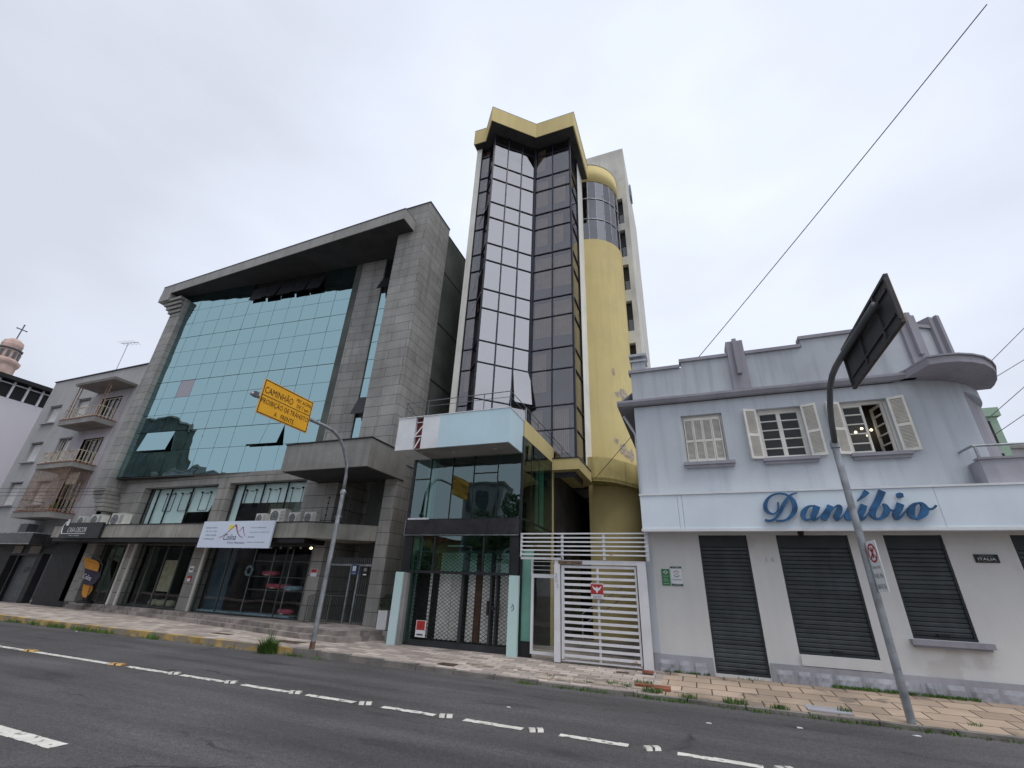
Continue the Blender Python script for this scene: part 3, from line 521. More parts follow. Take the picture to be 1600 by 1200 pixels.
# sign band
sb = MB(); sb.box(-1.08, -.235, 11.26, 11.79, 3.04, 3.84); sb.box(-.229, -.135, 11.26, 11.79, 3.04, 3.84); sb.box(-.129, 4.595, 11.26, 11.79, 3.04, 3.84); sb.box(4.602, 6.02, 11.26, 11.79, 3.04, 3.84); sb.box(6.027, 8.5, 11.26, 11.79, 3.04, 3.84)
SB = sb.build('sign_band', 'signband', DB)
b = MB(); b.box(-1.1, 8.5, 11.235, 11.258, 3.0, 3.06); b.box(-1.1, 8.5, 11.235, 11.258, 3.83, 3.87); b.box(-1.1, 8.5, 11.258, 11.79, 3.841, 3.86); b.build('trim', 'whitep', SB)
LET = {
'D1':[(2.232,3.781,.018),(2.149,3.763,.025),(2.068,3.717,.048),(1.972,3.603,.07),(1.888,3.483,.075),(1.819,3.376,.066),(1.747,3.283,.052),(1.676,3.228,.041),(1.592,3.205,.041),(1.509,3.222,.045)],
'D2':[(1.726,3.203,.034),(1.859,3.204,.041),(1.964,3.251,.052),(2.06,3.345,.084),(2.119,3.451,.095),(2.126,3.586,.081),(2.094,3.668,.059),(2.035,3.736,.034),(1.955,3.769,.032),(1.858,3.775,.029),(1.74,3.741,.038),(1.638,3.661,.057),(1.576,3.558,.077),(1.565,3.462,.079),(1.605,3.38,.057),(1.679,3.347,.032),(1.752,3.377,.027),(1.804,3.457,.027),(1.826,3.593,.029)],
'a1':[(2.531,3.487,.018),(2.429,3.5,.029),(2.338,3.46,.062),(2.269,3.381,.096),(2.238,3.289,.081),(2.275,3.216,.045),(2.348,3.229,.034),(2.407,3.287,.025)],
'a2':[(2.534,3.492,.113),(2.481,3.39,.111),(2.424,3.286,.095),(2.438,3.218,.059),(2.502,3.246,.029),(2.587,3.323,.025),(2.68,3.432,.023)],
'n1':[(2.77,3.5,.102),(2.71,3.386,.104),(2.636,3.283,.113),(2.591,3.209,.095)],
'n2':[(2.681,3.282,.02),(2.784,3.411,.025),(2.88,3.485,.041),(2.929,3.466,.085),(2.893,3.37,.104),(2.83,3.28,.1),(2.832,3.213,.057),(2.903,3.243,.027),(2.998,3.342,.023)],
'u1':[(3.146,3.494,.102),(3.088,3.392,.106),(3.028,3.303,.106),(3.023,3.233,.079),(3.091,3.219,.038),(3.204,3.326,.027),(3.284,3.426,.02)],
'u2':[(3.355,3.496,.113),(3.298,3.388,.109),(3.239,3.287,.104),(3.253,3.213,.057),(3.33,3.26,.029),(3.418,3.354,.025)],
'ac':[(3.472,3.766,.108),(3.405,3.696,.075),(3.334,3.632,.048),(3.269,3.582,.027)],
'b1':[(3.734,3.769,.122),(3.651,3.636,.115),(3.565,3.51,.111),(3.485,3.397,.109),(3.457,3.296,.091),(3.491,3.22,.041),(3.579,3.232,.05),(3.667,3.305,.091),(3.72,3.405,.091),(3.708,3.481,.061),(3.675,3.501,.032)],
'b2':[(3.753,3.41,.025),(3.796,3.376,.025),(3.847,3.39,.025)],
'i1':[(3.967,3.506,.118),(3.908,3.401,.109),(3.839,3.302,.106),(3.838,3.218,.059),(3.909,3.252,.034),(3.994,3.337,.027),(4.06,3.41,.025)],
'dot':[(3.949,3.672,.068),(3.975,3.671,.095),(4.001,3.671,.102),(4.027,3.67,.095),(4.053,3.669,.068)],
'o1':[(4.258,3.512,.034),(4.171,3.476,.068),(4.105,3.384,.113),(4.085,3.286,.102),(4.125,3.218,.038),(4.2,3.235,.068),(4.298,3.331,.12),(4.328,3.429,.104),(4.301,3.502,.054),(4.258,3.512,.034)],
'o2':[(4.369,3.404,.05),(4.425,3.388,.034),(4.485,3.423,.032),(4.52,3.459,.032)]}
for grp in (('D1', 'D2'), ('a1', 'a2'), ('n1', 'n2'), ('u1', 'u2', 'ac'), ('b1', 'b2'), ('i1', 'dot'), ('o1', 'o2')):
    b = MB()
    for j, g in enumerate(grp): ribbon(b, LET[g], 11.165-.003*j, 11.225)
    o = b.build('letter', 'letter', SB, recalc=False)
b = MB(); b.lathe(2.2, 11.6, [(.0, 2.93), (.05, 2.95), (.06, 3.0), (.06, 3.04)], 14); tag(b.build('dome_camera', 'black', base=(2.2, 11.6, 3.0)), 'small black dome camera under the white sign band between the first two shutters', 'camera')  # black dome camera under the sign band
# house number, plaques
for k, ch in enumerate('210'): text('number', ch, 'whitep' if k == 0 else 'plinth', DB, (1.36+k*.1, Yd-.006, 2.42), (1, 0, 0), (0, 0, 1), height=.085)
def plaque(name, label, x0, x1, z0, z1, m, y=Yd-.012):
    t = thing(name, label, 'sign', ((x0+x1)/2, y, z0)); MB().box(x0, x1, y-.006, y+.01, z0, z1).build('panel', m, t); return t
t = plaque('wall_sign', 'small green security sign with an eye at the left end of the pale wall', -.78, -.6, 1.87, 2.22, 'green')
b = MB(); b.vprism([(-.75, 2.15), (-.69, 2.19), (-.63, 2.15), (-.69, 2.11)], Yd-.022, Yd-.0185); e = b.build('eye', 'whitep', t); b = MB(); b.lathe(-.69, Yd-.024, [(0, 2.13), (.018, 2.14), (.022, 2.15), (.018, 2.165), (0, 2.17)], 10); b.build('pupil', 'dgreen', e)
for z, w_ in ((2.06, .12), (2.0, .1), (1.96, .11), (1.90, .13)): MB().box(-.75, -.75+w_, Yd-.0215, Yd-.0185, z, z+.014).build('text_line', 'lgreen', t)
t = plaque('wall_sign', 'white security company sign with dark green top and bottom bars, beside the eye sign', -.575, -.33, 1.87, 2.28, 'whitep')
MB().box(-.575, -.33, Yd-.022, Yd-.0185, 2.24, 2.28).build('top_bar', 'dgreen', t); MB().box(-.575, -.33, Yd-.022, Yd-.0185, 1.87, 1.91).build('bottom_bar', 'dgreen', t)
b = MB()
for a0, a1, cm in ((20, 160, 0), (200, 340, 1)):
    pts = [(-.452+.062*math.cos(R(a0+(a1-a0)*i/10)), 2.12+.062*math.sin(R(a0+(a1-a0)*i/10))) for i in range(11)]
    bb = MB(); ribbon(bb, [(x, z, .012) for x, z in pts], Yd-.022, Yd-.0185); bb.build('emblem', 'wine' if cm == 0 else 'dgreen', t, recalc=False)
text('emblem', 'SV', 'wine', t, (-.452, Yd-.022, 2.10), (1, 0, 0), (0, 0, 1), height=.04, align='CENTER'); text('wording', 'VIGILANCIA', 'dgreen', t, (-.452, Yd-.022, 1.985), (1, 0, 0), (0, 0, 1), width=.2, height=.028, align='CENTER')
text('wording', 'ALARMES', 'whitep', t, (-.452, Yd-.026, 1.88), (1, 0, 0), (0, 0, 1), width=.17, height=.02, align='CENTER'); text('wording', 'MONITORADO', 'whitep', t, (-.452, Yd-.026, 2.25), (1, 0, 0), (0, 0, 1), width=.17, height=.018, align='CENTER')
t = plaque('street_sign', 'black street name plate reading ITALIA on the pale wall near the right edge', 5.06, 5.42, 2.47, 2.62, 'black')
text('wording', 'AVENIDA', 'conc', t, (5.24, Yd-.02, 2.578), (1, 0, 0), (0, 0, 1), width=.22, height=.026, align='CENTER'); text('wording', 'ITALIA', 'whitep', t, (5.24, Yd-.02, 2.513), (1, 0, 0), (0, 0, 1), width=.27, height=.046, align='CENTER'); text('wording', 'DE   CENTRO   SUL', 'conc', t, (5.24, Yd-.02, 2.483), (1, 0, 0), (0, 0, 1), width=.3, height=.014, align='CENTER')
# ================================================================== GRANITE OFFICE BUILDING (left of centre)
GB = thing('office_building', 'dark grey granite office building with a teal mirror glass wall under a deep flat canopy', 'building', (-17, 13, .42))
GO, GU = (-25.0, 12.5), (1, .08)
gu = lambda x: (x+25.0)*math.hypot(1, .08)      # distance along the glass line
def gy(x): return 12.5+.08*(x+25)
# right pier and flank
b = MB(); b.box(-10.95, -9.45, 12.3, 14.12, 5.62, 17.7); b.box(-9.98, -9.47, 13.0, 14.1, .42, 5.62)
b.build('granite_pier', 'granite', GB)
b = MB(); b.box(-11.5, -9.50, 14.12, 30, .3, 17.35); b.build('side_wall', 'sidewall', GB)
b = MB(); [b.box(-9.5, -9.485, 14.2, 30, z, z+.05) for z in (15.1, 12.3, 9.5, 6.7, 4.2)]; b.build('groove', 'black', GB)
MB().box(-10.97, -9.43, 12.28, 14.14, 17.7, 17.76).build('coping', 'black', GB); MB().box(-26, -9.48, 14.14, 30, 17.35, 17.4).build('roof', 'soffit', GB)
# middle granite field beside the glass, slit window strip
f = MB(GO, GU); f.box(gu(-13.75), gu(-12.45), 0, .5, 5.2, 16.3); f.box(gu(-11.82), gu(-10.9), 0, .5, 5.2, 16.3); f.build('granite_pier', 'granite', GB)
f = MB(GO, GU); f.box(gu(-12.45), gu(-11.82), .14, .4, 5.2, 16.3); f.build('slit_backing', 'black', GB)
zs = [5.67, 6.87, 7.83, 8.73, 9.64, 10.55, 11.44, 12.34, 13.23, 14.13, 15.03, 16.14]
def pane(f, u0, u1, z0, z1, w0, tilt=0., th=.012):
    """pane hung from its top edge and pushed out by tilt at the bottom"""
    vs = [f.P(u0, w0-tilt, z0), f.P(u1, w0-tilt, z0), f.P(u1, w0, z1), f.P(u0, w0, z1), f.P(u0, w0-tilt+th, z0), f.P(u1, w0-tilt+th, z0), f.P(u1, w0+th, z1), f.P(u0, w0+th, z1)]
    f.add(vs, [(0, 1, 2, 3), (7, 6, 5, 4), (0, 4, 5, 1), (1, 5, 6, 2), (2, 6, 7, 3), (3, 7, 4, 0)])
for j in range(len(zs)-1):
    f = MB(GO, GU)
    if j in (2, 9): pane(f, gu(-12.43), gu(-11.84), zs[j]+.015, zs[j+1]-.02, .02, .38, .03); f.build('open_pane', 'blackframe', GB)
    else: pane(f, gu(-12.43), gu(-11.84), zs[j]+.012, zs[j+1]-.012, .06, random.uniform(-.004, .004)); f.build('slit_pane', 'teal', GB)
# curtain wall
X0g, X1g, NC = -25.3, -14.12, 12
f = MB(GO, GU); f.box(gu(X0g)-.5, gu(-13.75), .12, .3, 5.6, 16.2); f.build('curtain_wall_backing', 'black', GB)
f = MB(GO, GU); f.box(gu(X1g), gu(-13.75), .02, .12, 5.6, 16.2); f.build('dark_jamb', 'sidewall', GB)
us = [gu(-25.36)]+[gu(-25.05)+(gu(X1g)-gu(-25.05))*i/NC for i in range(1, NC+1)]
panes = MB(GO, GU); mv = MB(GO, GU); OPN = []
openings = {(1, 1): .22, (1, 8): .2, (1, 9): .2, (9, 8): .0, (10, 5): .16, (10, 6): .24, (10, 7): .2, (10, 8): .26, (10, 9): .24}
for j in range(len(zs)-1):
    for i in range(NC):
        u0, u1 = us[i]+.008, us[i+1]-.008; z0, z1 = zs[j]+(.02 if j in (2, 5, 8) else .008), zs[j+1]-.008; tl = openings.get((j, i), 0)
        if j == 1 and i == 2: continue
        if j == 1 and i == 1: pane(panes, u0, us[3]-.008, z0, z1, .04, .16); continue
        t_ = random.uniform(-.006, .006)
        if j == 4 and i == 2: pane(mv, u0, u1, z0, z1, .04, t_); continue
        if j == 10 and tl: opn = MB(GO, GU); pane(opn, u0+.03, u1-.03, z0-.08, z1-.35, .04, tl, .03); OPN.append(opn); continue
        pane(panes, u0, u1, z0, z1, .04, tl or t_)
CWp = panes.build('curtain_wall', 'teal', GB); mv.build('replaced_pane', 'mauve', CWp); [q.build('open_pane', 'blackframe', CWp) for q in OPN]
# left pier with reveal
b = MB(); b.box(-25.9, -24.98, 12.3, 13.3, 5.05, 15.7); b.box(-26.3, -25.5, 13.0, 14, .4, 5.05); b.build('granite_pier', 'granite', GB)
for k in range(5):
    pass
b = MB()
for k in range(5): b.box(-25.86+.17*k, -24.99+.1*k, 12.34, 13.0, 5.05-.19*(k+1)+.03, 5.05-.19*k); 
b.build('corbel', 'granite_dark', GB); b = MB()
for k in range(5): b.box(-25.86-.2*k, -24.99-.03*k, 12.28-.06*k, 12.9, 14.65+.25*k, 14.65+.25*k+.17)
b.build('corbel', 'granite_dark', GB)
# canopy (deep flat hood)
pf = [(-26.95, 11.98), (-10.12, 11.5)]
hood = [pf[0], pf[1], (-10.12, 13.9), (-26.95, 14.2)]
b = MB(); b.prism(hood, 16.16, 16.72); b.prism([(-26.97, 11.98), (-26.05, 11.955), (-26.05, 13.2), (-26.97, 13.2)], 15.72, 16.17); HD = b.build('canopy', 'fascia', GB)
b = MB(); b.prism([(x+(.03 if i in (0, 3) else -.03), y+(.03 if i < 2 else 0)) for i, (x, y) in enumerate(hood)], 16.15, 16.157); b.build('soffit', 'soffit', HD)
b = MB(); b.prism([(x, y-(.02 if i < 2 else 0)) for i, (x, y) in enumerate(hood)], 16.72, 16.76); b.build('coping', 'black', HD)
# entrance box
b = MB(); b.box(-13.13, -9.44, 11.24, 13.35, 5.04, 5.98); EB = b.build('entrance_hood', 'granite_dark', GB)
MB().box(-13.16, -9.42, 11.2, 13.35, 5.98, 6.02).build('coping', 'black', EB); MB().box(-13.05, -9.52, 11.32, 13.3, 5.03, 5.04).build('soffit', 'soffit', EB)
# lower walls (plane Y=13) with shop openings
shopw = [(-23.35, -18.5, 3.55, 5.22), (-17.85, -13.65, 3.55, 5.22)]
shopl = [(-25.2, -22.95, .42, 2.8), (-22.45, -18.72, .42, 2.8), (-18.1, -12.6, .42, 2.8)]
b = MB(); b.wall(-25.5, -12.08, .3, 5.66, 13.0, shopw+shopl, .45); b.quad((-12.08, 13.0, .3), (-12.08, 14.6, .3), (-12.08, 14.6, 5.66), (-12.08, 13, 5.66)); b.build('ground_wall', 'granite_low', GB)
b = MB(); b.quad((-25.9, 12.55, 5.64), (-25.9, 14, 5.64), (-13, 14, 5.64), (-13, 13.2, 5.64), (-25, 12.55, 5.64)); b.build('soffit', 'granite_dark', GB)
# recessed entrance
b = MB(); b.box(-12.08, -9.98, 14.6, 14.7, .3, 5.64); b.build('entrance_wall', 'granite_low', GB)
b = MB(); b.box(-11.75, -11.15, 14.56, 14.6, 3.5, 4.6); b.box(-10.75, -10.2, 14.52, 14.6, 2.6, 4.7); b.box(-10.62, -10.1, 14.54, 14.6, .42, 2.4); b.box(-11.5, -11.1, 14.55, 14.6, .9, 1.2); b.build('dark_opening', 'black', GB)
b = MB(); b.box(-12.05, -9.99, 13.05, 14.6, .40, .425); b.build('entrance_floor', 'step', GB)
text('wording', 'Atlanta', 'rust', GB, (-10.98, 14.54, 2.72), (1, 0, 0), (0, 0, 1), width=.7, height=.16)
text('number', '182', 'sunyellow', GB, (-11.35, 14.55, 2.42), (1, 0, 0), (0, 0, 1), height=.1)
# ledge above the shops
b = MB(); b.prism([(-26.9, 12.0), (-12.05, 12.0), (-10.0, 13.0), (-10.0, 13.2), (-12.05, 14.6), (-12.06, 13.0), (-26.9, 13.0)], 2.94, 3.44); LG = b.build('ledge', 'ledge', GB)
MB().prism([(-26.9, 11.98), (-12.04, 11.98), (-10.0, 12.98), (-10.0, 13.02), (-12.1, 12.06), (-26.9, 12.06)], 3.44, 3.47).build('coping', 'black', LG)
MB().box(-26.8, -12.15, 12.05, 13.02, 2.78, 2.935).build('dark_beam', 'black', LG)
# shop windows upper floor
def glaz(x0, x1, z0, z1, y, xs, m='clear', name='shop_window', par=None, fm='blackframe', t=.045):
    b = MB()
    for x in [x0+t/2, *xs, x1-t/2]: b.box(x-t/2, x+t/2, y, y+.06, z0+t, z1-t)
    b.box(x0, x1, y, y+.06, z0, z0+t); b.box(x0, x1, y, y+.06, z1-t, z1)
    o = b.build(name, fm, par or GB); g = MB(); g.quad((x0, y+.03, z0), (x1, y+.03, z0), (x1, y+.03, z1), (x0, y+.03, z1)); g.build('pane', m, o); return o
g1 = glaz(-23.35, -18.5, 3.55, 5.22, 13.3, [-22.75, -21.9, -20.5], t=.03); g2 = glaz(-17.85, -13.65, 3.55, 5.22, 13.3, [-17.3, -16.2, -14.9], t=.03)
b = MB(); b.quad((-23.2, 13.4, 3.55), (-20.6, 13.4, 3.55), (-20.4, 13.4, 5.2), (-23.2, 13.4, 5.2)); b.quad((-20.6, 13.4, 4.15), (-19.2, 13.4, 4.15), (-19.0, 13.4, 4.6), (-18.6, 13.4, 4.6), (-18.6, 13.4, 5.2), (-20.4, 13.4, 5.2)); b.build('frosted_film', 'frost', g1)
b = MB(); b.quad((-17.8, 13.4, 3.55), (-17.35, 13.4, 3.55), (-17.35, 13.4, 5.2), (-17.8, 13.4, 5.2)); b.quad((-17.35, 13.4, 4.45), (-13.8, 13.4, 4.42), (-13.8, 13.4, 5.2), (-17.35, 13.4, 5.2)); b.build('frosted_film', 'frost', g2)
for par_, xs_b in ((g1, (-21.9, -20.9, -19.6)), (g2, (-16.9, -15.6, -14.4))):
    for x in xs_b:
        b = MB(); b.box(x-.28, x-.265, 13.36, 13.38, 4.2, 4.95); b.box(x+.265, x+.28, 13.36, 13.38, 4.2, 4.95); b.box(x-.28, x+.28, 13.36, 13.38, 4.2, 4.215); b.box(x-.1, x+.1, 13.36, 13.38, 4.93, 4.95)
        b.build('hanging_frame', 'black', par_)
        for s in (-.27, .27): c_ = MB(); c_.lathe(x+s, 13.34, [(0, 4.93), (.04, 4.94), (.05, 4.97), (.04, 5.0), (0, 5.01)], 10); c_.build('fixing', 'black', par_)
b = MB(); b.box(-19.2, -18.55, 14.2, 14.3, 3.5, 4.6); b.build('brown_cabinet', 'brownwood', g1); b = MB(); b.box(-16.9, -14.3, 14.4, 14.5, 3.6, 4.6); b.build('green_wall', 'lgreen', g2)
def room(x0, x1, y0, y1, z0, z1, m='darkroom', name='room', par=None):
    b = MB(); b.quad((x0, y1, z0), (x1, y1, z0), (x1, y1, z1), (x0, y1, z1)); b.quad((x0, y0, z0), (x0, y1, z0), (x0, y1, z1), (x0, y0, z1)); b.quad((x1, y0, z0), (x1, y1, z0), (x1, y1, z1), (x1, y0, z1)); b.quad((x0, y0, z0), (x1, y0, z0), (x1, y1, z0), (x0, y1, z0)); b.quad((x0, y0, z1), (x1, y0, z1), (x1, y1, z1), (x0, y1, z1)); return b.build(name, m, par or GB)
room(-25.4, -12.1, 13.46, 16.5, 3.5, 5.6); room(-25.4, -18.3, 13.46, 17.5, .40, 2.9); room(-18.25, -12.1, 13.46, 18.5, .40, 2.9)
# ground floor shop fronts
s1 = glaz(-25.2, -22.95, .42, 2.8, 13.3, [-24.3, -23.7], fm='ferm', par=GB); s2 = glaz(-22.45, -18.72, .42, 2.8, 13.25, [-21.6, -20.7, -19.8], fm='ferm', par=GB); s3 = glaz(-18.1, -12.6, .42, 2.8, 13.2, [-16.9, -14.0], fm='ferm', par=GB, t=.03)
for q in (-22.95, -22.47, -18.1): MB().box(q, q+.12, 12.97, 13.04, .42, 2.8).build('light_jamb', 'white2', GB)
b = MB(); b.box(-21.1, -20.35, 13.6, 13.62, 1.0, 2.2); b.build('poster', 'poster', s2)
# dark side wall with graffiti at the left end
b = MB(); b.box(-28.0, -25.55, 13.02, 14, .2, 5.0); GWL = b.build('dark_end_wall', 'sidewall', GB)
b = MB()
for st_ in ([(-27.0, 1.75), (-26.95, 1.45), (-26.85, 1.28), (-26.75, 1.4)], [(-26.8, 1.38), (-26.7, 1.3), (-26.62, 1.45), (-26.58, 1.62), (-26.6, 1.35)], [(-26.6, 1.4), (-26.45, 1.8), (-26.35, 1.45), (-26.3, 1.3)], [(-26.5, 1.55), (-26.25, 1.6), (-26.1, 1.42), (-26.2, 1.2), (-26.45, 1.18), (-26.5, 1.4), (-26.4, 1.68), (-26.2, 1.75)]): ribbon(b, [(x, z, .012) for x, z in st_], 13.012, 13.017)
b.build('graffiti', 'conc', GWL, recalc=False)
# Granite building signs
t = thing('shop_sign', 'black CASA DECOR shop sign with white letters on the concrete ledge', 'shop sign', (-24.6, 11.9, 2.9))
b = MB(); b.box(-26.05, -23.2, 11.88, 11.97, 2.9, 3.54); b.build('panel', 'blackframe', t)
text('wording', 'CASA DECOR', 'whitep', t, (-25.55, 11.874, 3.14), (1, 0, 0), (0, 0, 1), width=1.35, height=.2, shear=.1)
MB().box(-25.9, -24.2, 11.868, 11.879, 3.07, 3.095).build('underline', 'whitep', t)
b = MB(); ribbon(b, [(-25.92, 3.07, .035), (-26.0, 3.4, .035), (-25.75, 3.66, .035)], 11.86, 11.879); b.box(-25.82, -25.66, 11.86, 11.879, 3.42, 3.68); b.build('roof_mark', 'whitep', t, recalc=False)
text('wording', 'móveis e decoração', 'whitep', t, (-25.3, 11.874, 2.97), (1, 0, 0), (0, 0, 1), width=.75, height=.06)
t = thing('banner', 'white veterinary clinic banner with two hills and a yellow sun hung on the ledge', 'banner', (-15.2, 11.85, 2.58))
yb = 11.86; MB().box(-17.0, -13.46, yb, yb+.05, 2.58, 3.49).build('panel', 'banner', t)
b = MB(); ribbon(b, [(-16.0, 2.93, .012), (-15.8, 2.98, .02), (-15.5, 3.2, .02), (-15.32, 3.36, .025)], yb-.006, yb-.001); b.build('hill_line', 'wine', t, recalc=False)
b = MB(); ribbon(b, [(-15.34, 3.36, .06), (-15.25, 3.3, .05), (-15.12, 3.1, .025), (-14.95, 2.97, .018), (-14.8, 2.93, .01)], yb-.008, yb-.001); b.build('hill_line', 'wine', t, recalc=False)
b = MB(); ribbon(b, [(-15.1, 3.1, .01), (-15.0, 3.2, .015), (-14.92, 3.28, .03), (-14.85, 3.15, .02), (-14.7, 2.96, .012)], yb-.0065, yb-.001); b.build('hill_line', 'wine', t, recalc=False)
b = MB(); pts = [(-15.52+.13*(1 if k % 2 else .7)*math.cos(R(k*22.5)), 3.28+.11*(1 if k % 2 else .7)*math.sin(R(k*22.5))) for k in range(16)]; b.vprism(pts, yb-.004, yb-.0005); b.build('sun_mark', 'sunyellow', t)
text('wording', 'Colina', 'purple', t, (-15.75, yb-.004, 2.84), (1, 0, 0), (0, 0, 1), width=.62, height=.2, shear=.3); text('wording', 'Clínica Veterinária', 'blue', t, (-15.5, yb-.004, 2.72), (1, 0, 0), (0, 0, 1), width=.85, height=.07)
for z, s, x0 in ((3.24, 'SEGUNDA A SEXTA', -16.8), (3.12, '8H ÀS 19H', -16.75), (2.98, '3222.2020', -16.72), (2.85, '9 9999.2020', -16.78)): text('wording', s, 'greentext', t, (x0, yb-.004, z), (1, 0, 0), (0, 0, 1), width=.55, height=.05)
for z, s, w_ in ((3.24, 'CLÍNICA VETERINÁRIA', .75), (3.08, 'VACINAÇÃO E MICROCHIP', .95), (2.92, 'EXAMES', .3), (2.75, 'CIRURGIA VETERINÁRIA', .85)): text('wording', s, 'greentext', t, (-14.55, yb-.004, z), (1, 0, 0), (0, 0, 1), width=w_, height=.045)
# feather flag
t = thing('feather_flag', 'orange and dark purple feather flag on a round black base beside the left shop door', 'flag', (-24.1, 12.85, .42))
out = [(-25.72, 2.3, -25.4), (-25.66, 2.2, -24.75), (-25.6, 2.1, -24.42), (-25.45, 1.95, -24.18), (-25.28, 1.75, -24.02), (-25.2, 1.62, -23.95), (-25.12, 1.5, -23.93), (-25.0, 1.3, -23.96), (-24.9, 1.12, -24.05), (-24.85, .98, -24.12), (-24.8, .82, -24.2), (-24.65, .66, -24.28)]
out = [(a_+.25, z, c_+.1) for a_, z, c_ in out]
def fsec(i0, i1, m, nm_):
    b = MB(); L2 = [(out[i][0], out[i][1]) for i in range(i0, i1+1)]; R2 = [(out[i][2], out[i][1]-(.12 if i < 6 else .05)) for i in range(i0, i1+1)]
    for i in range(len(L2)-1):
        for yy, dy in ((12.82, 0), (12.832, 0)): b.quad((L2[i][0], yy, L2[i][1]), (R2[i][0], yy+.08*math.sin(i), R2[i][1]), (R2[i+1][0], yy+.08*math.sin(i+1), R2[i+1][1]), (L2[i+1][0], yy, L2[i+1][1]))
    return b.build(nm_, m, t, recalc=False)
fsec(0, 4, 'orange', 'orange_cloth'); fsec(4, 8, 'purple', 'purple_cloth'); fsec(8, 11, 'orange', 'orange_cloth')
b = MB(); b.tube([(-24.08, 12.84, .46), (-24.15, 12.84, 1.0), (-23.83, 12.84, 1.5), (-23.92, 12.84, 1.9), (-24.4, 12.84, 2.2), (-25.2, 12.84, 2.33)], .015, 6); b.build('pole', 'ferm', t)
b = MB(); b.lathe(-24.1, 12.85, [(0, .42), (.3, .42), (.3, .47), (.26, .5), (0, .52)], 24); b.build('base', 'black', t, smooth=False)
text('wording', 'Colina', 'whitep', t, (-24.85, 12.79, 1.35), (1, 0, -.15), (.1, 0, 1), width=.62, height=.2, shear=.2)
# air-conditioning units
def acu():
    t = thing('air_conditioner', 'x', 'air conditioner', (0, 0, 0))
    b = MB(); b.box(-.36, .36, 0, .3, .03, .5); b.box(-.37, .37, -.01, .31, .5, .52); b.build('casing', 'ac', t)
    b = MB(); b.vprism([(-.12+.2*math.cos(R(k*15)), .26+.2*math.sin(R(k*15))) for k in range(24)], -.012, -.002); g = b.build('fan_grille', 'acdark', t)
    b = MB()
    for rr in (.07, .12, .165, .2): b.lathe(0, 0, [], 3) if 0 else None
    for rr in (.08, .14, .195):
        for k in range(24):
            a0, a1 = R(k*15), R(k*15+15); b.add([(-.12+rr*math.cos(a0), -.018, .26+rr*math.sin(a0)), (-.12+rr*math.cos(a1), -.018, .26+rr*math.sin(a1)), (-.12+(rr+.008)*math.cos(a1), -.018, .26+(rr+.008)*math.sin(a1)), (-.12+(rr+.008)*math.cos(a0), -.018, .26+(rr+.008)*math.sin(a0))], [(0, 1, 2, 3)])
    b.build('guard_rings', 'ac', g, recalc=False)
    b = MB(); [b.box(.14, .34, -.008, -.001, .12+.05*i, .135+.05*i) for i in range(7)]; b.build('vent_slots', 'acdark', t)
    b = MB(); b.box(-.3, -.22, .02, .28, 0, .03); b.box(.22, .3, .02, .28, 0, .03); b.build('foot', 'acdark', t); return t
A0 = acu()
acs = [(-25.7, 12.3, 3.445, .0, .85, 'white air conditioner behind the black shop sign, leftmost on the ledge'), (-24.6, 12.25, 3.445, .0, .95, 'white air conditioner on the ledge seen end on, second from the left'), (-23.3, 12.35, 3.445, 0, 1.05, 'large white air conditioner on the ledge left of the left upper shop window'),
       (-14.72, 12.3, 3.445, .0, .72, 'grey low air conditioner above the right end of the white banner'), (-13.95, 12.3, 3.445, .0, 1.0, 'tallest white air conditioner of the four on the right of the ledge'), (-13.12, 12.3, 3.445, 0, .74, 'small white air conditioner third of four on the right of the ledge'), (-12.4, 12.3, 3.445, 0, .74, 'small white air conditioner at the right end of the ledge')]
for i, (x, y, z, rz, s, lb) in enumerate(acs):
    o = A0 if i == 0 else copy_tree(A0); o.location = (x, y, z); o.scale = (s*(.98 if i > 2 else 1.15), s, s); o.rotation_euler[2] = rz; o['label'] = lb; o['group'] = 'air conditioners on the concrete ledge'
# electric-fence rods on the ledge
for k, x in enumerate((-11.75, -11.1)):
    b = MB(); b.tube([(x, 12.35+.35*k, 3.46), (x, 12.35+.35*k, 4.35)], .012, 6)
    for z in (3.7, 3.9, 4.1, 4.3): b.box(x-.03, x+.03, 12.33+.35*k, 12.37+.35*k, z, z+.04)
    tag(b.build('fence_rod', 'black', base=(x, 12.35+.35*k, 3.46)), ['thin black electric fence rod on the ledge beside the small air conditioner', 'thin black electric fence rod on the ledge behind the left pole'][k], 'fence rod', 'electric fence rods')
# ground-floor gates of the entrance
t = thing('entrance_gate', 'tall dark barred metal gate closing the granite entrance', 'gate', (-11, 13.3, .42))
def bars(b, x0, x1, y, z0, z1, n, r=.008):
    for i in range(n): x = x0+(x1-x0)*(i+.5)/n; b.box(x-r, x+r, y-r, y+r, z0, z1)
b = MB(); b.box(-12.05, -10.0, 13.28, 13.32, 2.16, 2.22); b.box(-11.05, -11.0, 13.27, 13.33, .42, 2.2); b.box(-12.05, -12.0, 13.27, 13.33, .42, 2.2); b.box(-10.72, -10.67, 13.27, 13.33, .42, 2.2); bars(b, -12, -10, 13.3, 2.22, 2.42, 24, .006); b.build('frame', 'galv', t)
b = MB(); bars(b, -12, -11.05, 13.3, .5, 2.16, 14); b.box(-12, -11.05, 13.285, 13.315, .46, .5); b.box(-12, -11.05, 13.285, 13.315, 1.2, 1.23); b.build('left_leaf', 'ferm', t)
b = MB(); bars(b, -10.65, -10.02, 13.3, .5, 2.16, 7, .011); b.box(-10.67, -10.0, 13.28, 13.32, .46, .5); b.box(-10.67, -10.0, 13.28, 13.32, 1.25, 1.3); b.build('right_leaf', 'ferm', t)
t = thing('entrance_gate', 'low dark gate with an arched top rail in front of the granite entrance', 'gate', (-11.5, 12.95, .42))
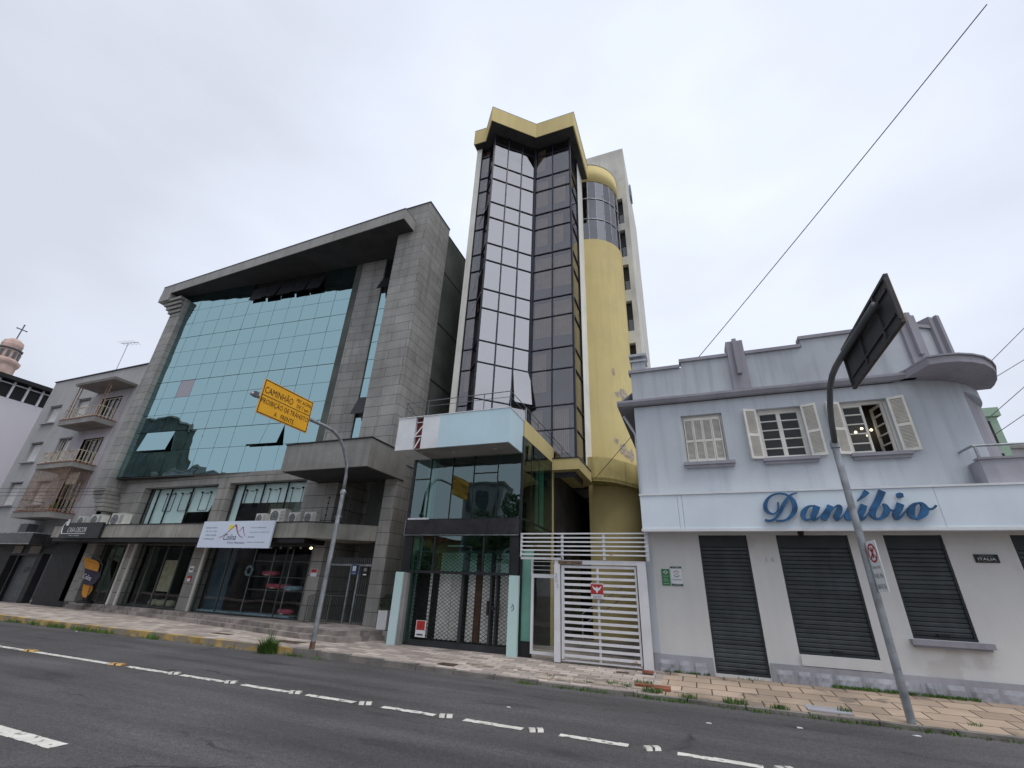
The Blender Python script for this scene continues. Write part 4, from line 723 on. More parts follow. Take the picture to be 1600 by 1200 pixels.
b = MB(); b.tube([(-12.05, 12.7, .42), (-12.05, 12.7, 1.18), (-11.6, 12.7, 1.3), (-11.15, 12.7, 1.22), (-11.15, 12.7, .42)], .018, 6); b.tube([(-12.05, 12.7, .5), (-11.15, 12.7, .5)], .014, 6); b.build('frame', 'ferm', t); b = MB(); bars(b, -12.0, -11.2, 12.7, .5, 1.2, 13, .007); b.build('bars', 'ferm', t)
def psign(name, label, x0, x1, z0, z1, y, m, parts=()):
    t = thing(name, label, 'sign', ((x0+x1)/2, y, z0)); MB().box(x0, x1, y-.01, y+.01, z0, z1).build('panel', m, t)
    for nm_, m_, a_ in parts: MB().box(a_[0], a_[1], y-.014, y-.0105, a_[2], a_[3]).build(nm_, m_, t)
    return t
psign('gate_sign', 'dark blue sign with a white round emblem hung on the entrance gate', -10.98, -10.72, 1.88, 2.2, 13.24, 'blue', [('emblem', 'whitep', (-10.92, -10.78, 2.0, 2.16)), ('text_line', 'lblue', (-10.94, -10.76, 1.91, 1.95))])
psign('gate_sign', 'black sign with white symbols hung on the right leaf of the entrance gate', -10.5, -10.28, 1.85, 2.14, 13.24, 'black', [('symbol', 'conc', (-10.45, -10.33, 2.0, 2.1)), ('text_line', 'whitep', (-10.46, -10.32, 1.88, 1.92))])
psign('alarm_sign', 'small red and white alarm sign on the pillar right of the pet shop', -12.46, -12.2, 1.78, 2.02, 12.985, 'whitep', [('red_half', 'red', (-12.45, -12.21, 1.9, 2.01))])
psign('alarm_sign', 'small red and white alarm sign on the pillar left of the pet shop', -18.56, -18.34, 1.42, 1.62, 12.985, 'red', [('white_half', 'whitep', (-18.54, -18.36, 1.43, 1.54))])
psign('notice', 'white paper notice above the alarm sign on the pillar left of the pet shop', -18.6, -18.36, 1.75, 1.98, 12.985, 'whitep', [('text_line', 'acdark', (-18.56, -18.4, 1.84, 1.9))])
# goods inside the pet shop
for x0, x1, z, m, lb, cat, nm_ in ((-15.6, -14.8, 1.75, 'pink', 'dusty pink pet bed on the upper shelf of the pet shop', 'pet bed', 'pet_bed'), (-15.2, -14.1, 1.32, 'pink', 'bright pink pet bed on the middle shelf of the pet shop', 'pet bed', 'pet_bed'), (-14.35, -13.5, 1.28, 'lblue', 'grey blue pet bed on the middle shelf of the pet shop', 'pet bed', 'pet_bed'), (-14.4, -13.7, .5, 'pink', 'red patterned pet bed on the floor of the pet shop', 'pet bed', 'pet_bed')):
    xm = (x0+x1)/2; t = thing(nm_, lb, cat, (xm, 13.8, z)); rw = (x1-x0)/2
    b = MB(); ring = []
    for k in range(20):
        a_ = R(k*18); 
        for q in range(6): c_ = R(q*60); rr = rw-.09+.09*math.cos(c_); b.v.append((xm+rr*math.cos(a_), 13.8+.6*rr*math.sin(a_), z+.09+.09*math.sin(c_)))
    for k in range(20):
        for q in range(6): b.f.append((k*6+q, ((k+1) % 20)*6+q, ((k+1) % 20)*6+(q+1) % 6, k*6+(q+1) % 6))
    b.build('rim', m, t, smooth=True); b = MB(); b.lathe(xm, 13.8, [(0, z+.06), (rw*.55, z+.06), (rw*.6, z+.02), (0, z)], 16); b.build('cushion', 'curtain', t)
t = thing('display_shelf', 'dark metal display shelves behind the pet shop window', 'shelf', (-15, 13.9, .42))
b = MB(); [b.box(-16.0, -13.2, 13.6, 14.1, z, z+.03) for z in (.47, 1.25, 1.7, 2.25)]; b.build('shelf', 'ferm', t)
for x in (-16.0, -15.0, -14.1, -13.2): MB().box(x-.015, x+.015, 13.58, 13.61, .42, 2.7).build('upright', 'galv', t)
t = thing('display_shelf', 'tall shelf of small goods in the dark open door of the pet shop', 'shelf', (-13, 15, .42))
b = MB(); [b.box(-13.3, -12.5, 15.0, 15.3, z, z+.03) for z in (.6, .95, 1.3, 1.65, 2.0)]; b.build('shelf', 'conc', t)
for i in range(14): x = -13.25+.055*i; z = random.choice((.63, .98, 1.33, 1.68)); MB().box(x, x+.04, 15.0, 15.1, z, z+random.uniform(.08, .2)).build('packet', random.choice(['pink', 'lblue', 'orange', 'conc', 'green']), t)
t = thing('pet_ring', 'white and grey ring toy hanging behind the pet shop window', 'ring', (-16.1, 13.6, 1.9))
b = MB(); b.tube([(-16.0+.16*math.cos(R(k*20)), 13.5, 1.9+.16*math.sin(R(k*20))) for k in range(19)], .045, 8); b.build('tube', 'lblue', t, smooth=True)
for k in range(9):
    x = -16.9+.5*k; b = MB(); b.lathe(x, 13.7, [(0, 2.72), (.04, 2.72), (.045, 2.78), (0, 2.8)], 10); tag(b.build('ceiling_spot', 'lamp' if k in (7, 8) else 'whitep', base=(x, 13.7, 2.75)), 'small round ceiling spot above the pet shop window' if k < 7 else ['warm lit ceiling spot over the left side of the pet shop door', 'warm lit ceiling spot over the right side of the pet shop door'][k-7], 'spotlight', 'ceiling spots of the pet shop')
MB().box(-18.0, -17.0, 13.55, 13.6, .5, 2.8).build('partition', 'bluefilm', s3); MB().box(-17.9, -13.3, 13.25, 13.5, .43, .5).build('window_bed', 'lblue', s3)
for k in range(3):
    b = MB(); x = -21.4+.5*k; b.lathe(x, 13.9, [(0, .42), (.2, .46), (.24, .56), (.18, .66), (0, .7)], 14); tag(b.build('cushion', 'poster', base=(x, 13.9, .42), smooth=True), ['round cream cushion on the floor behind the left shop window, leftmost of three', 'round cream cushion behind the left shop window, middle of three', 'round cream cushion behind the left shop window, rightmost of three'][k], 'cushion', 'cushions behind the shop window')
# ================================================================== YELLOW AND GLASS TOWER
TB = thing('office_tower', 'tall office tower of smoky mirror glass with yellow zigzag cornice and yellow cylinder', 'building', (-5, 17, .17))
PL, PV, PP = (-7.02, 13.48), (-5.32, 15.0), (-3.52, 15.0)
TZ = [5.92]+sorted([7.10+2.52*k for k in range(7)]+[8.07+2.52*k for k in range(6)])+[22.93]
core = [(-8.0, 14.5), (-7.4, 14.5), (-6.95, 14.0), (-5.6, 15.3), (-3.75, 15.35), (-3.75, 26), (-8.0, 26)]
b = MB(); b.prism(core, 5.9, 22.9); b.build('office_core', 'core', TB)
def face(A, B, ncol, m, nm_, skip=(), dn=.0):
    L_ = math.hypot(B[0]-A[0], B[1]-A[1]); U = (B[0]-A[0], B[1]-A[1])
    f = MB(A, U); g = MB(A, U)
    for j in range(len(TZ)-1):
        for i in range(ncol):
            u0, u1 = L_*i/ncol+.02, L_*(i+1)/ncol-.02; z0, z1 = TZ[j]+.02, TZ[j+1]-.02
            if (i, j) in skip: pane(f, u0, u1, z0, z1, .0, skip[(i, j)]); continue
            pane(f, u0, u1, z0, z1, .02, random.uniform(-.003, .003))
    o = f.build(nm_, m, TB)
    for i in range(ncol+1): u = L_*i/ncol; g.box(max(0, u-.02), min(L_, u+.02), -.03, .05, TZ[0], 22.93)
    for z in TZ[:-1]:
        for i in range(ncol): g.box(L_*i/ncol+.02, L_*(i+1)/ncol-.02, -.025, .05, z-.015, z+.015)
    g.build('mullion_grid', 'navy', o)
    # spandrel panels behind the foot of each tall pane, and vertical blinds
    s = MB(A, U)
    for z in [8.07+2.52*k for k in range(6)]+[22.93-2.52*7]:
        s.box(.04, L_-.04, .09, .13, z+.02, z+.55)
    s.build('spandrel', 'spandrel', o)
    return o, L_, U
fl, Ll, Ul = face(PL, PV, 3, 'bronze_lit', 'glass_face', skip={(2, 2): .3, (2, 0): .3})
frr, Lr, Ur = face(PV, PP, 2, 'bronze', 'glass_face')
fs_, Ls, Us = face(PP, (-3.5, 16.42), 1, 'bronze', 'glass_face')
fb, Lb, Ub = face((-8.04, 14.1), (-7.55, 14.1), 1, 'bronze', 'glass_face')
fq, Lq, Uq = face((-7.55, 14.1), PL, 1, 'bronze', 'glass_face', skip={(0, 5): .25, (0, 6): .3, (0, 9): .28})
b = MB(); b.box(PV[0]-.06, PV[0]+.03, 14.93, 15.06, 5.92, 22.93); b.build('corner_post', 'navy', TB); MB().box(PP[0]-.01, PP[0]+.05, 14.95, 15.05, 5.92, 22.93).build('corner_post', 'navy', TB)
random.seed(21)
def blindset(A, U, u0, u1, z0, z1, par):
    f = MB(A, U); u = u0
    while u < u1: f.box(u, u+.055, .22, .235, z0, z1); u += .07
    f.build('vertical_blinds', 'blind', par)
for k in range(7):
    zb_ = 7.10+2.52*k-1.98 if k else 5.95; zt = 7.05+2.52*k; zs_ = 7.10+2.52*k
    for i in range(2):
        if random.random() < .75 or k in (2, 4, 5): blindset(PV, Ur, Lr*i/2+.05, Lr*(i+1)/2-random.choice([.05, .3, .45]), zs_-.85, zs_+.9, frr)
    if k in (1, 3, 4, 5): blindset(PL, Ul, Ll*.68, Ll*.96, zs_-.85, zs_+.9, fl)
    if k in (2, 4, 5, 6): blindset(PL, Ul, Ll*.02, Ll*.6, zs_-.85, zs_+.9, fl)
    if random.random() < .7: blindset((-8.04, 14.1), (1, 0), .12, .42, zs_-.85, zs_+.9, fb)
# white fins and side walls
b = MB(); b.box(-8.32, -8.04, 14.05, 26, 5.5, 22.95); b.build('white_fin', 'white', TB)
b = MB(); b.box(-3.72, -3.49, 16.44, 17.7, 5.95, 22.95); b.build('white_fin', 'white', TB)
b = MB(); b.quad((-3.72, 17.7, 5.9), (-3.72, 20, 5.9), (-3.72, 20, 23), (-3.72, 17.7, 23)); b.quad((-8.32, 17.8, 22.9), (-3.13, 17.8, 22.9), (-3.13, 26, 22.9), (-8.32, 26, 22.9)); b.build('rear_wall', 'white2', TB)
# zigzag cornice
cor = [(-8.32-.05, 13.68), (-7.69, 13.7), (-6.94, 12.76), (-5.13, 14.38), (-3.13, 14.39), (-3.13, 17.9), (-8.37, 17.9)]
def inset(p, d): 
    cxx = sum(q[0] for q in p)/len(p); cyy = sum(q[1] for q in p)/len(p); return [(x+(cxx-x)*d, y+(cyy-y)*d) for x, y in p]
b = MB(); b.prism(cor, 22.95, 24.0); CN = b.build('cornice', 'yellow', TB)
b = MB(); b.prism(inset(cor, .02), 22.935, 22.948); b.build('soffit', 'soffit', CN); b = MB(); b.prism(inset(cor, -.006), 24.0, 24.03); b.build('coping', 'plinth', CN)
# cylinder
cx_, cy_, r_ = -3.66, 19.56, 1.87
b = MB(); b.lathe(cx_, cy_, [(r_, .1), (r_, 18.5)], 64, -90, 180); b.lathe(cx_, cy_, [(r_-.1, 22.8), (r_, 22.8), (r_, 24.1), (r_-.15, 24.1)], 64); CYo = b.build('yellow_cylinder', 'yellow', TB, smooth=False)
for p in CYo.data.polygons: p.use_smooth = True
MB().lathe(cx_, cy_, [(r_-.14, 24.1), (r_+.015, 24.1), (r_+.015, 24.13), (0, 24.14)], 64).build('coping', 'plinth', CYo)
b = MB(); f = MB()
for k in range(14):
    a0, a1 = -90+k*14, -90+k*14+14
    for z0, z1 in ((18.5, 19.95), (19.95, 21.45), (21.45, 22.8)):
        p0 = (cx_+(r_-.03)*math.cos(R(a0+.5)), cy_+(r_-.03)*math.sin(R(a0+.5))); p1 = (cx_+(r_-.03)*math.cos(R(a1-.5)), cy_+(r_-.03)*math.sin(R(a1-.5)))
        b.quad((*p0, z0+.02), (*p1, z0+.02), (*p1, z1-.02), (*p0, z1-.02))
    f.tube([(cx_+(r_-.03)*math.cos(R(a0)), cy_+(r_-.03)*math.sin(R(a0)), 18.5), (cx_+(r_-.03)*math.cos(R(a0)), cy_+(r_-.03)*math.sin(R(a0)), 22.8)], .02, 4)
cg = b.build('cylinder_glazing', 'bronze_mid', CYo)
for z in (19.95, 21.45): f.lathe(cx_, cy_, [(r_-.03, z-.02), (r_-.0, z-.02), (r_-.0, z+.02), (r_-.03, z+.02)], 48, -90, 110)
f.build('glazing_bar', 'galv', cg); MB().lathe(cx_, cy_, [(r_-.5, 18.5), (r_-.5, 22.8)], 32).build('inner_core', 'core', CYo)
# peeled plaster patches
def patch(a, z, w_, h, par=CYo):
    b = MB(); n = 14; rr = [random.uniform(.6, 1.1) for _ in range(n)]; c = None; pts = []
    for k in range(n):
        t = R(k*360/n); aa_ = a+math.degrees(w_*rr[k]*math.cos(t)/r_); pts.append((cx_+(r_+.006)*math.cos(R(aa_)), cy_+(r_+.006)*math.sin(R(aa_)), z+h*rr[k]*math.sin(t)))
    pts.append((cx_+(r_+.006)*math.cos(R(a)), cy_+(r_+.006)*math.sin(R(a)), z)); b.add(pts, [(k, (k+1) % n, n) for k in range(n)]); b.build('bare_patch', 'patch', par, recalc=False)
for a, z, w_, h in ((-50, 10.75, .12, .22), (-36, 9.75, .3, .28), (-44, 9.7, .2, .18), (-52, 7.5, .14, .16), (-42, 7.15, .2, .28), (-33, 6.95, .34, .22), (-27, 7.0, .2, .3)): patch(a, z, w_, h)
# rear white block with slot windows
b = MB(); slots = [(-2.4, -1.5, 12.95-.05, 14.2), (-2.4, -1.47, 13.6+.0+1.75, 13.6+.02+1.78), ]
SL = [(-2.3, -1.52, 21.0, 22.95), (-2.3, -1.52, 18.55, 20.5), (-2.3, -1.5, 16.3, 18.0), (-2.3, -1.5, 13.75, 15.6), (-2.3, -1.5, 11.3, 13.05), (-2.3, -1.5, 8.9, 10.6), (-2.3, -1.5, 6.6, 8.1)]
b.wall(-8.3, -1.24, 5.5, 27.2, 19.75, SL, .25); b.quad((-1.24, 19.75, 5.5), (-1.24, 27, 5.5), (-1.24, 27, 27.2), (-1.24, 19.75, 27.2)); b.quad((-8.3, 19.75, 27.2), (-1.24, 19.75, 27.2), (-1.24, 27, 27.2), (-8.3, 27, 27.2)); b.quad((-8.3, 19.75, 5.5), (-8.3, 27, 5.5), (-8.3, 27, 27.2), (-8.3, 19.75, 27.2))
b.build('rear_block', 'white2', TB); b = MB(); b.box(-1.22, -1.12, 22.5, 23.3, 26.0, 27.0); b.build('side_vent', 'lblue', TB)
for x0, x1, z0, z1 in SL:
    b = MB(); b.box(x0, x1, 20.0, 20.05, z0, z1); wn = b.build('slot_window', 'black', TB); zm = z0+(z1-z0)*.45
    b = MB(); b.box(x1-.04, x1, 19.9, 19.95, z0, z1); b.box(x0, x1-.04, 19.9, 19.95, zm-.03, zm+.03); b.build('frame', 'blackframe', wn); MB().quad((x0, 19.93, z0), (x1-.04, 19.93, z0), (x1-.04, 19.93, zm-.04), (x0, 19.93, zm-.04)).build('pane', 'bronze', wn)
# first-floor slab edge: straight beam under the glass and curved parapet round the cylinder
b = MB(); b.prism([(-4.36, 14.72), (-3.36, 14.72), (-3.36, 17.2), (-3.9, 17.7), (-8.3, 17.7), (-8.3, 14.72)], 5.5, 5.89); b.build('floor_slab', 'yellow', TB)
b = MB(); b.prism([(-4.36, 14.70), (-3.34, 14.70), (-3.34, 16.75), (-3.6, 16.8), (-8.0, 16.8), (-8.0, 14.9)], 5.89, 5.93); b.build('slab_capping', 'navy', TB)
cur = [(-3.46, 16.8), (-3.2, 16.82), (-2.95, 16.93), (-2.7, 17.1), (-2.45, 17.38), (-2.22, 17.75), (-2.0, 18.1), (-1.75, 18.5), (-1.5, 19.0), (-1.28, 19.7)]
b = MB(); b.prism(cur+[(x-.22, y+.18) for x, y in cur[::-1]], 5.58, 6.5); b.prism(cur+[(-3.46, 19.7)], 5.56, 5.7); b.build('curved_parapet', 'yellow2', TB)
# void under the tower
b = MB(); b.box(-8.3, -1.12, 21, 21.1, .1, 5.6); b.box(-4.36, -4.34, 15.1, 21, 3.4, 5.5); b.box(-5.5, -4.40, 17.6, 17.7, .1, 5.5); b.build('rear_lobby_wall', 'darkroom', TB)
b = MB(); b.box(-4.95, -4.78, 17.5, 17.6, 2.5, 5.5); b.build('green_strip', 'dustgreen', TB); b = MB(); b.box(-2.1, -1.15, 19.5, 19.6, .1, 3.3); b.build('grey_door', 'lblue', TB)
struct(MB().box(-8.3, -1.12, 13.6, 24, -.1, .16), 'courtyard_floor', 'kerb')
# handrail of a ramp glimpsed through the gate
b = MB(); b.tube([(-3.2, 14, 1.1), (-2.4, 17, 1.9)], .02); b.tube([(-3.2, 14, .8), (-2.4, 17, 1.6)], .02); b.tube([(-3.2, 14, .2), (-3.2, 14, 1.1)], .02); tag(b.build('ramp_handrail', 'galv', base=(-3, 14, .2)), 'dull metal ramp handrail in the dark passage behind the white barred gate', 'handrail')

# ================================================================== GLASS SHOP PAVILION
PB = thing('shop_pavilion', 'two-storey green glass shop with pale blue sign box and yellow side band', 'building', (-6.2, 12, .17))
Xa, Xb, Yp_ = -8.0, -4.33, 11.72
b = MB(); b.box(Xa-.02, Xb-.012, 11.86, 14.75, 6.2, 6.33); b.build('roof', 'conc', PB)
b = MB(); b.box(Xb-.01, Xb+.015, 11.8, 14.9, 5.78, 6.33); b.build('yellow_band', 'yellow', PB)
b = MB(); b.box(Xb-.16, Xb+.0, 14.78, 14.98, .16, 5.78); b.box(Xb-.17, Xb+.01, 14.76, 15.0, 5.3, 5.5); b.build('yellow_post', 'yellow', PB)
# blue sign box
b = MB(); b.box(-8.04, -7.42, 10.66, 11.85, 5.27, 6.28); SBX = b.build('sign_box', 'whitep', PB)
b = MB(); b.box(-7.16, -6.58, 10.66, 10.7, 5.27, 6.28); b.build('white_section', 'whitep', SBX); b = MB(); b.box(-6.575, -4.36, 10.655, 10.7, 5.27, 6.28); b.box(-4.40, -4.355, 10.7, 11.85, 5.27, 6.28); b.build('blue_section', 'bluesign', SBX)
b = MB(); b.box(-7.42, -7.16, 10.76, 10.8, 5.3, 6.25); b.build('broken_gap', 'maroon', SBX)
b = MB(); b.box(-7.42, -7.16, 10.68, 10.7, 5.66, 5.69); b.box(-7.42, -7.16, 10.68, 10.7, 6.1, 6.12); bb = b; b.add([b.P(-7.42, 10.68, 5.72), b.P(-7.38, 10.68, 5.7), b.P(-7.15, 10.68, 5.98), b.P(-7.19, 10.68, 6.0)], [(0, 1, 2, 3)]); b.add([b.P(-7.4, 10.69, 5.32), b.P(-7.36, 10.69, 5.3), b.P(-7.2, 10.69, 5.6), b.P(-7.24, 10.69, 5.62)], [(0, 1, 2, 3)]); b.build('bent_strip', 'whitep', SBX)
b = MB(); b.box(-8.03, -4.41, 10.72, 11.84, 5.275, 5.3); b.box(-7.42, -4.41, 10.8, 11.84, 5.3, 6.2); b.build('underside', 'conc', SBX); MB().box(-8.06, -4.34, 10.64, 11.86, 6.28, 6.30).build('capping', 'whitep', SBX)
for x, y in ((-7.35, 11.05), (-6.3, 11.15), (-5.0, 11.2)): b = MB(); b.lathe(x, y, [(0, 5.25), (.06, 5.255), (.07, 5.274)], 12); b.build('downlight', 'plinth', SBX)
# upper glazing
b = MB(); xs = [-7.93, -7.35, -6.58, -5.86, -5.09, -4.36]
g = MB()
for x0, x1 in zip(xs, xs[1:]): g.quad((x0+.01, Yp_+.02, 3.44), (x1-.01, Yp_+.02+random.uniform(-.006, .006), 3.44), (x1-.01, Yp_+.02, 5.27), (x0+.01, Yp_+.02, 5.27))
b.box(Xa, xs[0]+.02, Yp_, Yp_+.1, 3.4, 5.27)
for x in xs[1:]: b.box(x-.012, x+.012, Yp_, Yp_+.05, 3.44, 5.27)
b.box(xs[0]+.02, -7.36, Yp_-.01, Yp_+.04, 4.62, 4.65); b.box(-5.84, -5.1, Yp_-.01, Yp_+.04, 4.72, 4.745); b.box(xs[0]+.02, -4.37, Yp_, Yp_+.05, 3.41, 3.44)
pg = b.build('upper_window', 'blackframe', PB); g.build('pane', 'greenglass', pg)
MB().box(-7.95, -7.22, Yp_-.02, Yp_+.0, 3.42, 3.47).build('bright_sill', 'whitep', pg)
g = MB(); b = MB()
for y0, y1 in ((11.8, 12.55), (12.55, 13.3), (13.3, 14.7)): g.quad((Xb, y0+.01, 3.45), (Xb, y1-.01, 3.45), (Xb, y1-.01, 5.77), (Xb, y0+.01, 5.77)); b.box(Xb-.02, Xb+.01, y1-.012, y1+.012, 3.45, 5.77)
b.box(Xb-.03, Xb+.02, 11.74, 11.8, 3.0, 5.78); g.quad((Xb, 11.8, 2.5), (Xb, 14.7, 2.5), (Xb, 14.7, 3.4), (Xb, 11.8, 3.4)); b.box(Xb-.03, Xb+.015, 11.8, 14.75, 3.40, 3.45)
o = b.build('side_window', 'blackframe', PB); g.build('pane', 'greenside', o)
# interior: floor, ceiling, green jambs, pale curtains
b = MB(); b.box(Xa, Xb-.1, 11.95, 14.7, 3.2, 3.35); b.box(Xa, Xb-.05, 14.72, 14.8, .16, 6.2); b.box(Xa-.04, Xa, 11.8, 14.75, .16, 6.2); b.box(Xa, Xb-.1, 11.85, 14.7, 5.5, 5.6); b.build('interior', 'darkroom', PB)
for q in ((-7.75, -7.5, 12.2, 12.4, 3.36, 5.5), (-7.85, -7.62, 12.0, 12.1, .2, 3.1), (-4.75, -4.55, 14.2, 14.5, 3.36, 5.5)): MB().box(*q).build('green_jamb', 'dustgreen', PB); b = MB(); b.box(-7.1, -6.3, 12.6, 12.62, 3.36, 5.3); b.build('pale_curtain', 'frost', PB)
b = MB(); b.box(Xa+.03, -4.36, 11.68, 11.76, 2.98, 3.4); BD = b.build('black_band', 'blackstone', PB); b = MB(); b.box(-7.98, -4.36, 11.67, 11.68, 2.97, 2.985); b.box(-8.0, -7.985, 11.67, 11.7, 2.97, 3.4); b.build('bright_edge', 'galv', BD)
# ground floor front
g = MB(); b = MB(); 
for x in (-7.72, -6.95, -5.4, -4.6): b.box(x-.025, x+.025, 11.74, 11.8, 2.02, 2.96)
b.box(-7.95, -4.4, 11.73, 11.8, 1.96, 2.03); b.box(-7.98, -7.75, 11.74, 11.8, 2.03, 2.97); b.box(-4.58, -4.36, 11.74, 11.8, 2.03, 2.97)
tr_ = b.build('transom_window', 'blackframe', PB); g.quad((-7.75, 11.77, 2.02), (-4.58, 11.77, 2.02), (-4.58, 11.77, 2.97), (-7.75, 11.77, 2.97)); g.build('pane', 'greenglass', tr_)
MB().box(-6.65, -6.15, 12.0, 12.03, 2.7, 2.73).build('strip_light', 'whitep', tr_)
for x0, lb in ((-8.05, ''), (-4.56, '')):
    b = MB(); b.box(x0, x0+.26, 11.62, 11.72, .15, 1.97); po = b.build('mint_post', 'mint', PB)
    if x0 > -5: b = MB(); ribbon(b, [(-4.46, 1.22, .012), (-4.43, 1.3, .012), (-4.4, 1.2, .012), (-4.46, 1.16, .012)], 11.612, 11.618); b.build('mark', 'acdark', po, recalc=False)
MB().box(-7.78, -7.66, 11.66, 11.8, .16, 1.96).build('light_jamb', 'conc', PB)
b = MB(); b.box(-7.62, -4.6, 11.9, 11.94, .16, .32); b.box(-6.05, -5.98, 11.86, 11.94, .32, 2.5); b.box(-5.2, -5.15, 11.88, 11.94, .32, 2.6); b.box(-5.03, -4.99, 11.88, 11.94, .32, 2.6); b.box(-7.62, -4.6, 11.88, 11.94, 2.52, 2.58); b.box(-7.65, -7.6, 11.88, 11.94, .16, 2.55); b.box(-4.63, -4.58, 11.88, 11.94, .16, 2.55)
LT = b.build('lattice_door', 'lattice', PB)
b = MB(); sx, sz = .115, .075
x = -7.6
def bar(b, p, q, r):
    d = Vector((q[0]-p[0], 0, q[1]-p[1])).normalized(); nx, nz_ = -d.z*r, d.x*r
    b.add([(p[0]+nx, 11.93, p[1]+nz_), (q[0]+nx, 11.93, q[1]+nz_), (q[0]-nx, 11.93, q[1]-nz_), (p[0]-nx, 11.93, p[1]-nz_), (p[0], 11.915, p[1]), (q[0], 11.915, q[1])], [(0, 1, 5, 4), (4, 5, 2, 3)])
x0, x1, z0, z1 = -7.6, -4.63, .32, 2.52; sl = sz/sx
c = z0-(x1-x0)*sl
while c < z1:
    a0 = max(x0, x0+(z0-c)/sl); a1 = min(x1, x0+(z1-c)/sl)
    if a1 > a0: bar(b, (a0, c+(a0-x0)*sl), (a1, c+(a1-x0)*sl), .0055); bar(b, (x0+x1-a0, c+(a0-x0)*sl), (x0+x1-a1, c+(a1-x0)*sl), .0055)
    c += sz*2*.62
b.build('lattice', 'lattice', LT, recalc=False)
b = MB(); b.box(-5.25, -5.2, 11.84, 11.9, 1.0, 1.35); b.box(-4.95, -4.9, 11.84, 11.9, 1.0, 1.35); b.box(-5.12, -5.04, 11.85, 11.9, 1.13, 1.22); b.build('handle', 'black', LT)
# pale curtain panels and doors behind the lattice
b = MB()
for a0, a1 in ((-7.15, -7.08), (-6.85, -6.45), (-6.44, -6.1), (-5.93, -5.72), (-5.5, -5.22), (-5.13, -5.05), (-4.98, -4.72)): b.box(a0, a1, 12.06+.01*random.random(), 12.08, .35, 2.55)
b.build('white_curtain', 'curtain', PB); MB().box(-5.7, -5.53, 12.07, 12.09, .35, 2.55).build('brown_panel', 'brownwood', PB)
b = MB(); b.box(Xa, Xb, 12.9, 12.95, .16, 3.2); b.build('dark_partition', 'darkroom', PB)
psign('alarm_sign', 'red and white alarm plate at the lower left of the lattice door', -7.32, -7.02, .38, .78, 11.86, 'whitep', [('red_half', 'red', (-7.3, -7.04, .55, .77)), ('text_line', 'acdark', (-7.27, -7.08, .42, .46))])
# roof railing
b = MB(); zr = 6.3
P_ = [(-8.0, 11.5), (-8.0, 10.9), (-4.45, 10.9), (-4.45, 14.9), (-4.45, 17.5)]
for dz, rr in ((.6, .014), (.42, .009)): b.tube([(x, y, zr+dz) for x, y in P_[1:4]], rr, 6); b.tube([(-4.45, 14.9, zr+dz+.02), (-4.45, 17.5, zr+dz+.02)], rr, 6); b.tube([(-8.0, 11.5, zr+dz*.6), (-8.0, 10.9, zr+dz)], rr, 6)
for x, y in ((-8.0, 10.9), (-7.2, 10.9), (-6.2, 10.9), (-5.3, 10.9), (-4.45, 10.9), (-4.45, 12.2), (-4.45, 13.5), (-4.45, 14.9), (-4.45, 16.2)): b.tube([(x, y, zr), (x, y, zr+.62)], .014, 6)
tag(b.build('roof_railing', 'iron', base=(-6, 12, 6.3)), 'thin dark metal railing round the roof of the glass shop', 'railing')
b = MB(); b.tube([(-7.9, 10.75, 6.3), (-7.9, 10.72, 6.55), (-7.8, 10.7, 6.62)], .02, 6); b.build
# ------------------------------------------------------------------ white gates beside the shop
t = thing('vehicle_gate', 'white horizontally barred driveway gate with a red eagle sign', 'gate', (-2.2, 11.55, .17))
b = MB(); b.box(-3.31, -3.17, 11.48, 11.62, .17, 2.26); b.box(-1.3, -1.1, 11.48, 11.62, .17, 2.3); b.box(-3.31, -1.1, 11.5, 11.6, 2.262, 2.36); GP = b.build('gate_post', 'gatew', t)
b = MB(); b.box(-3.14, -3.07, 11.53, 11.58, .22, 2.18); b.box(-1.37, -1.33, 11.53, 11.58, .22, 2.18); b.box(-3.14, -1.33, 11.53, 11.58, 2.18, 2.24); b.box(-3.14, -1.33, 11.53, 11.58, .2, .235); b.box(-2.265, -2.215, 11.535, 11.575, .235, 2.18); b.build('leaf_frame', 'gatew', t)
b = MB(); n = 14
for i in range(n): z = .32+(2.08-.32)*i/(n-1); b.box(-3.07, -1.37, 11.5, 11.533, z-.028, z+.028)
b.build('bars', 'gatew', t)
text('number', '2', 'plinth', t, (-3.29, 11.475, 1.95), (1, 0, 0), (0, 0, 1), height=.1); text('number', '0', 'plinth', t, (-3.27, 11.475, 1.84), (1, 0, 0), (0, 0, 1), height=.08); text('number', '2', 'plinth', t, (-3.25, 11.475, 1.73), (1, 0, 0), (0, 0, 1), height=.08)
b = MB(); b.box(-3.2, -2.6, 11.476, 11.499, 2.27, 2.34); b.build('rust_stain', 'rust', t)
t = thing('gate_sign', 'red alarm sign with a white eagle fixed to the white barred gate', 'sign', (-2.25, 11.48, 1.55))
MB().box(-2.4, -2.11, 11.47, 11.49, 1.53, 1.86).build('panel', 'whitep', t); MB().box(-2.4, -2.11, 11.462, 11.469, 1.62, 1.83).build('red_field', 'red', t)
b = MB(); b.vprism([(-2.37, 1.8), (-2.33, 1.72), (-2.28, 1.69), (-2.27, 1.66), (-2.255, 1.64), (-2.24, 1.66), (-2.23, 1.69), (-2.18, 1.72), (-2.14, 1.8), (-2.2, 1.76), (-2.235, 1.75), (-2.255, 1.79), (-2.275, 1.75), (-2.31, 1.76)], 11.455, 11.4615); b.build('eagle', 'whitep', t)
text('wording', 'DISK ALARME', 'red', t, (-2.255, 11.466, 1.837), (1, 0, 0), (0, 0, 1), width=.24, height=.018, align='CENTER'); text('wording', '3028.9000', 'acdark', t, (-2.255, 11.466, 1.545), (1, 0, 0), (0, 0, 1), width=.2, height=.04, align='CENTER')
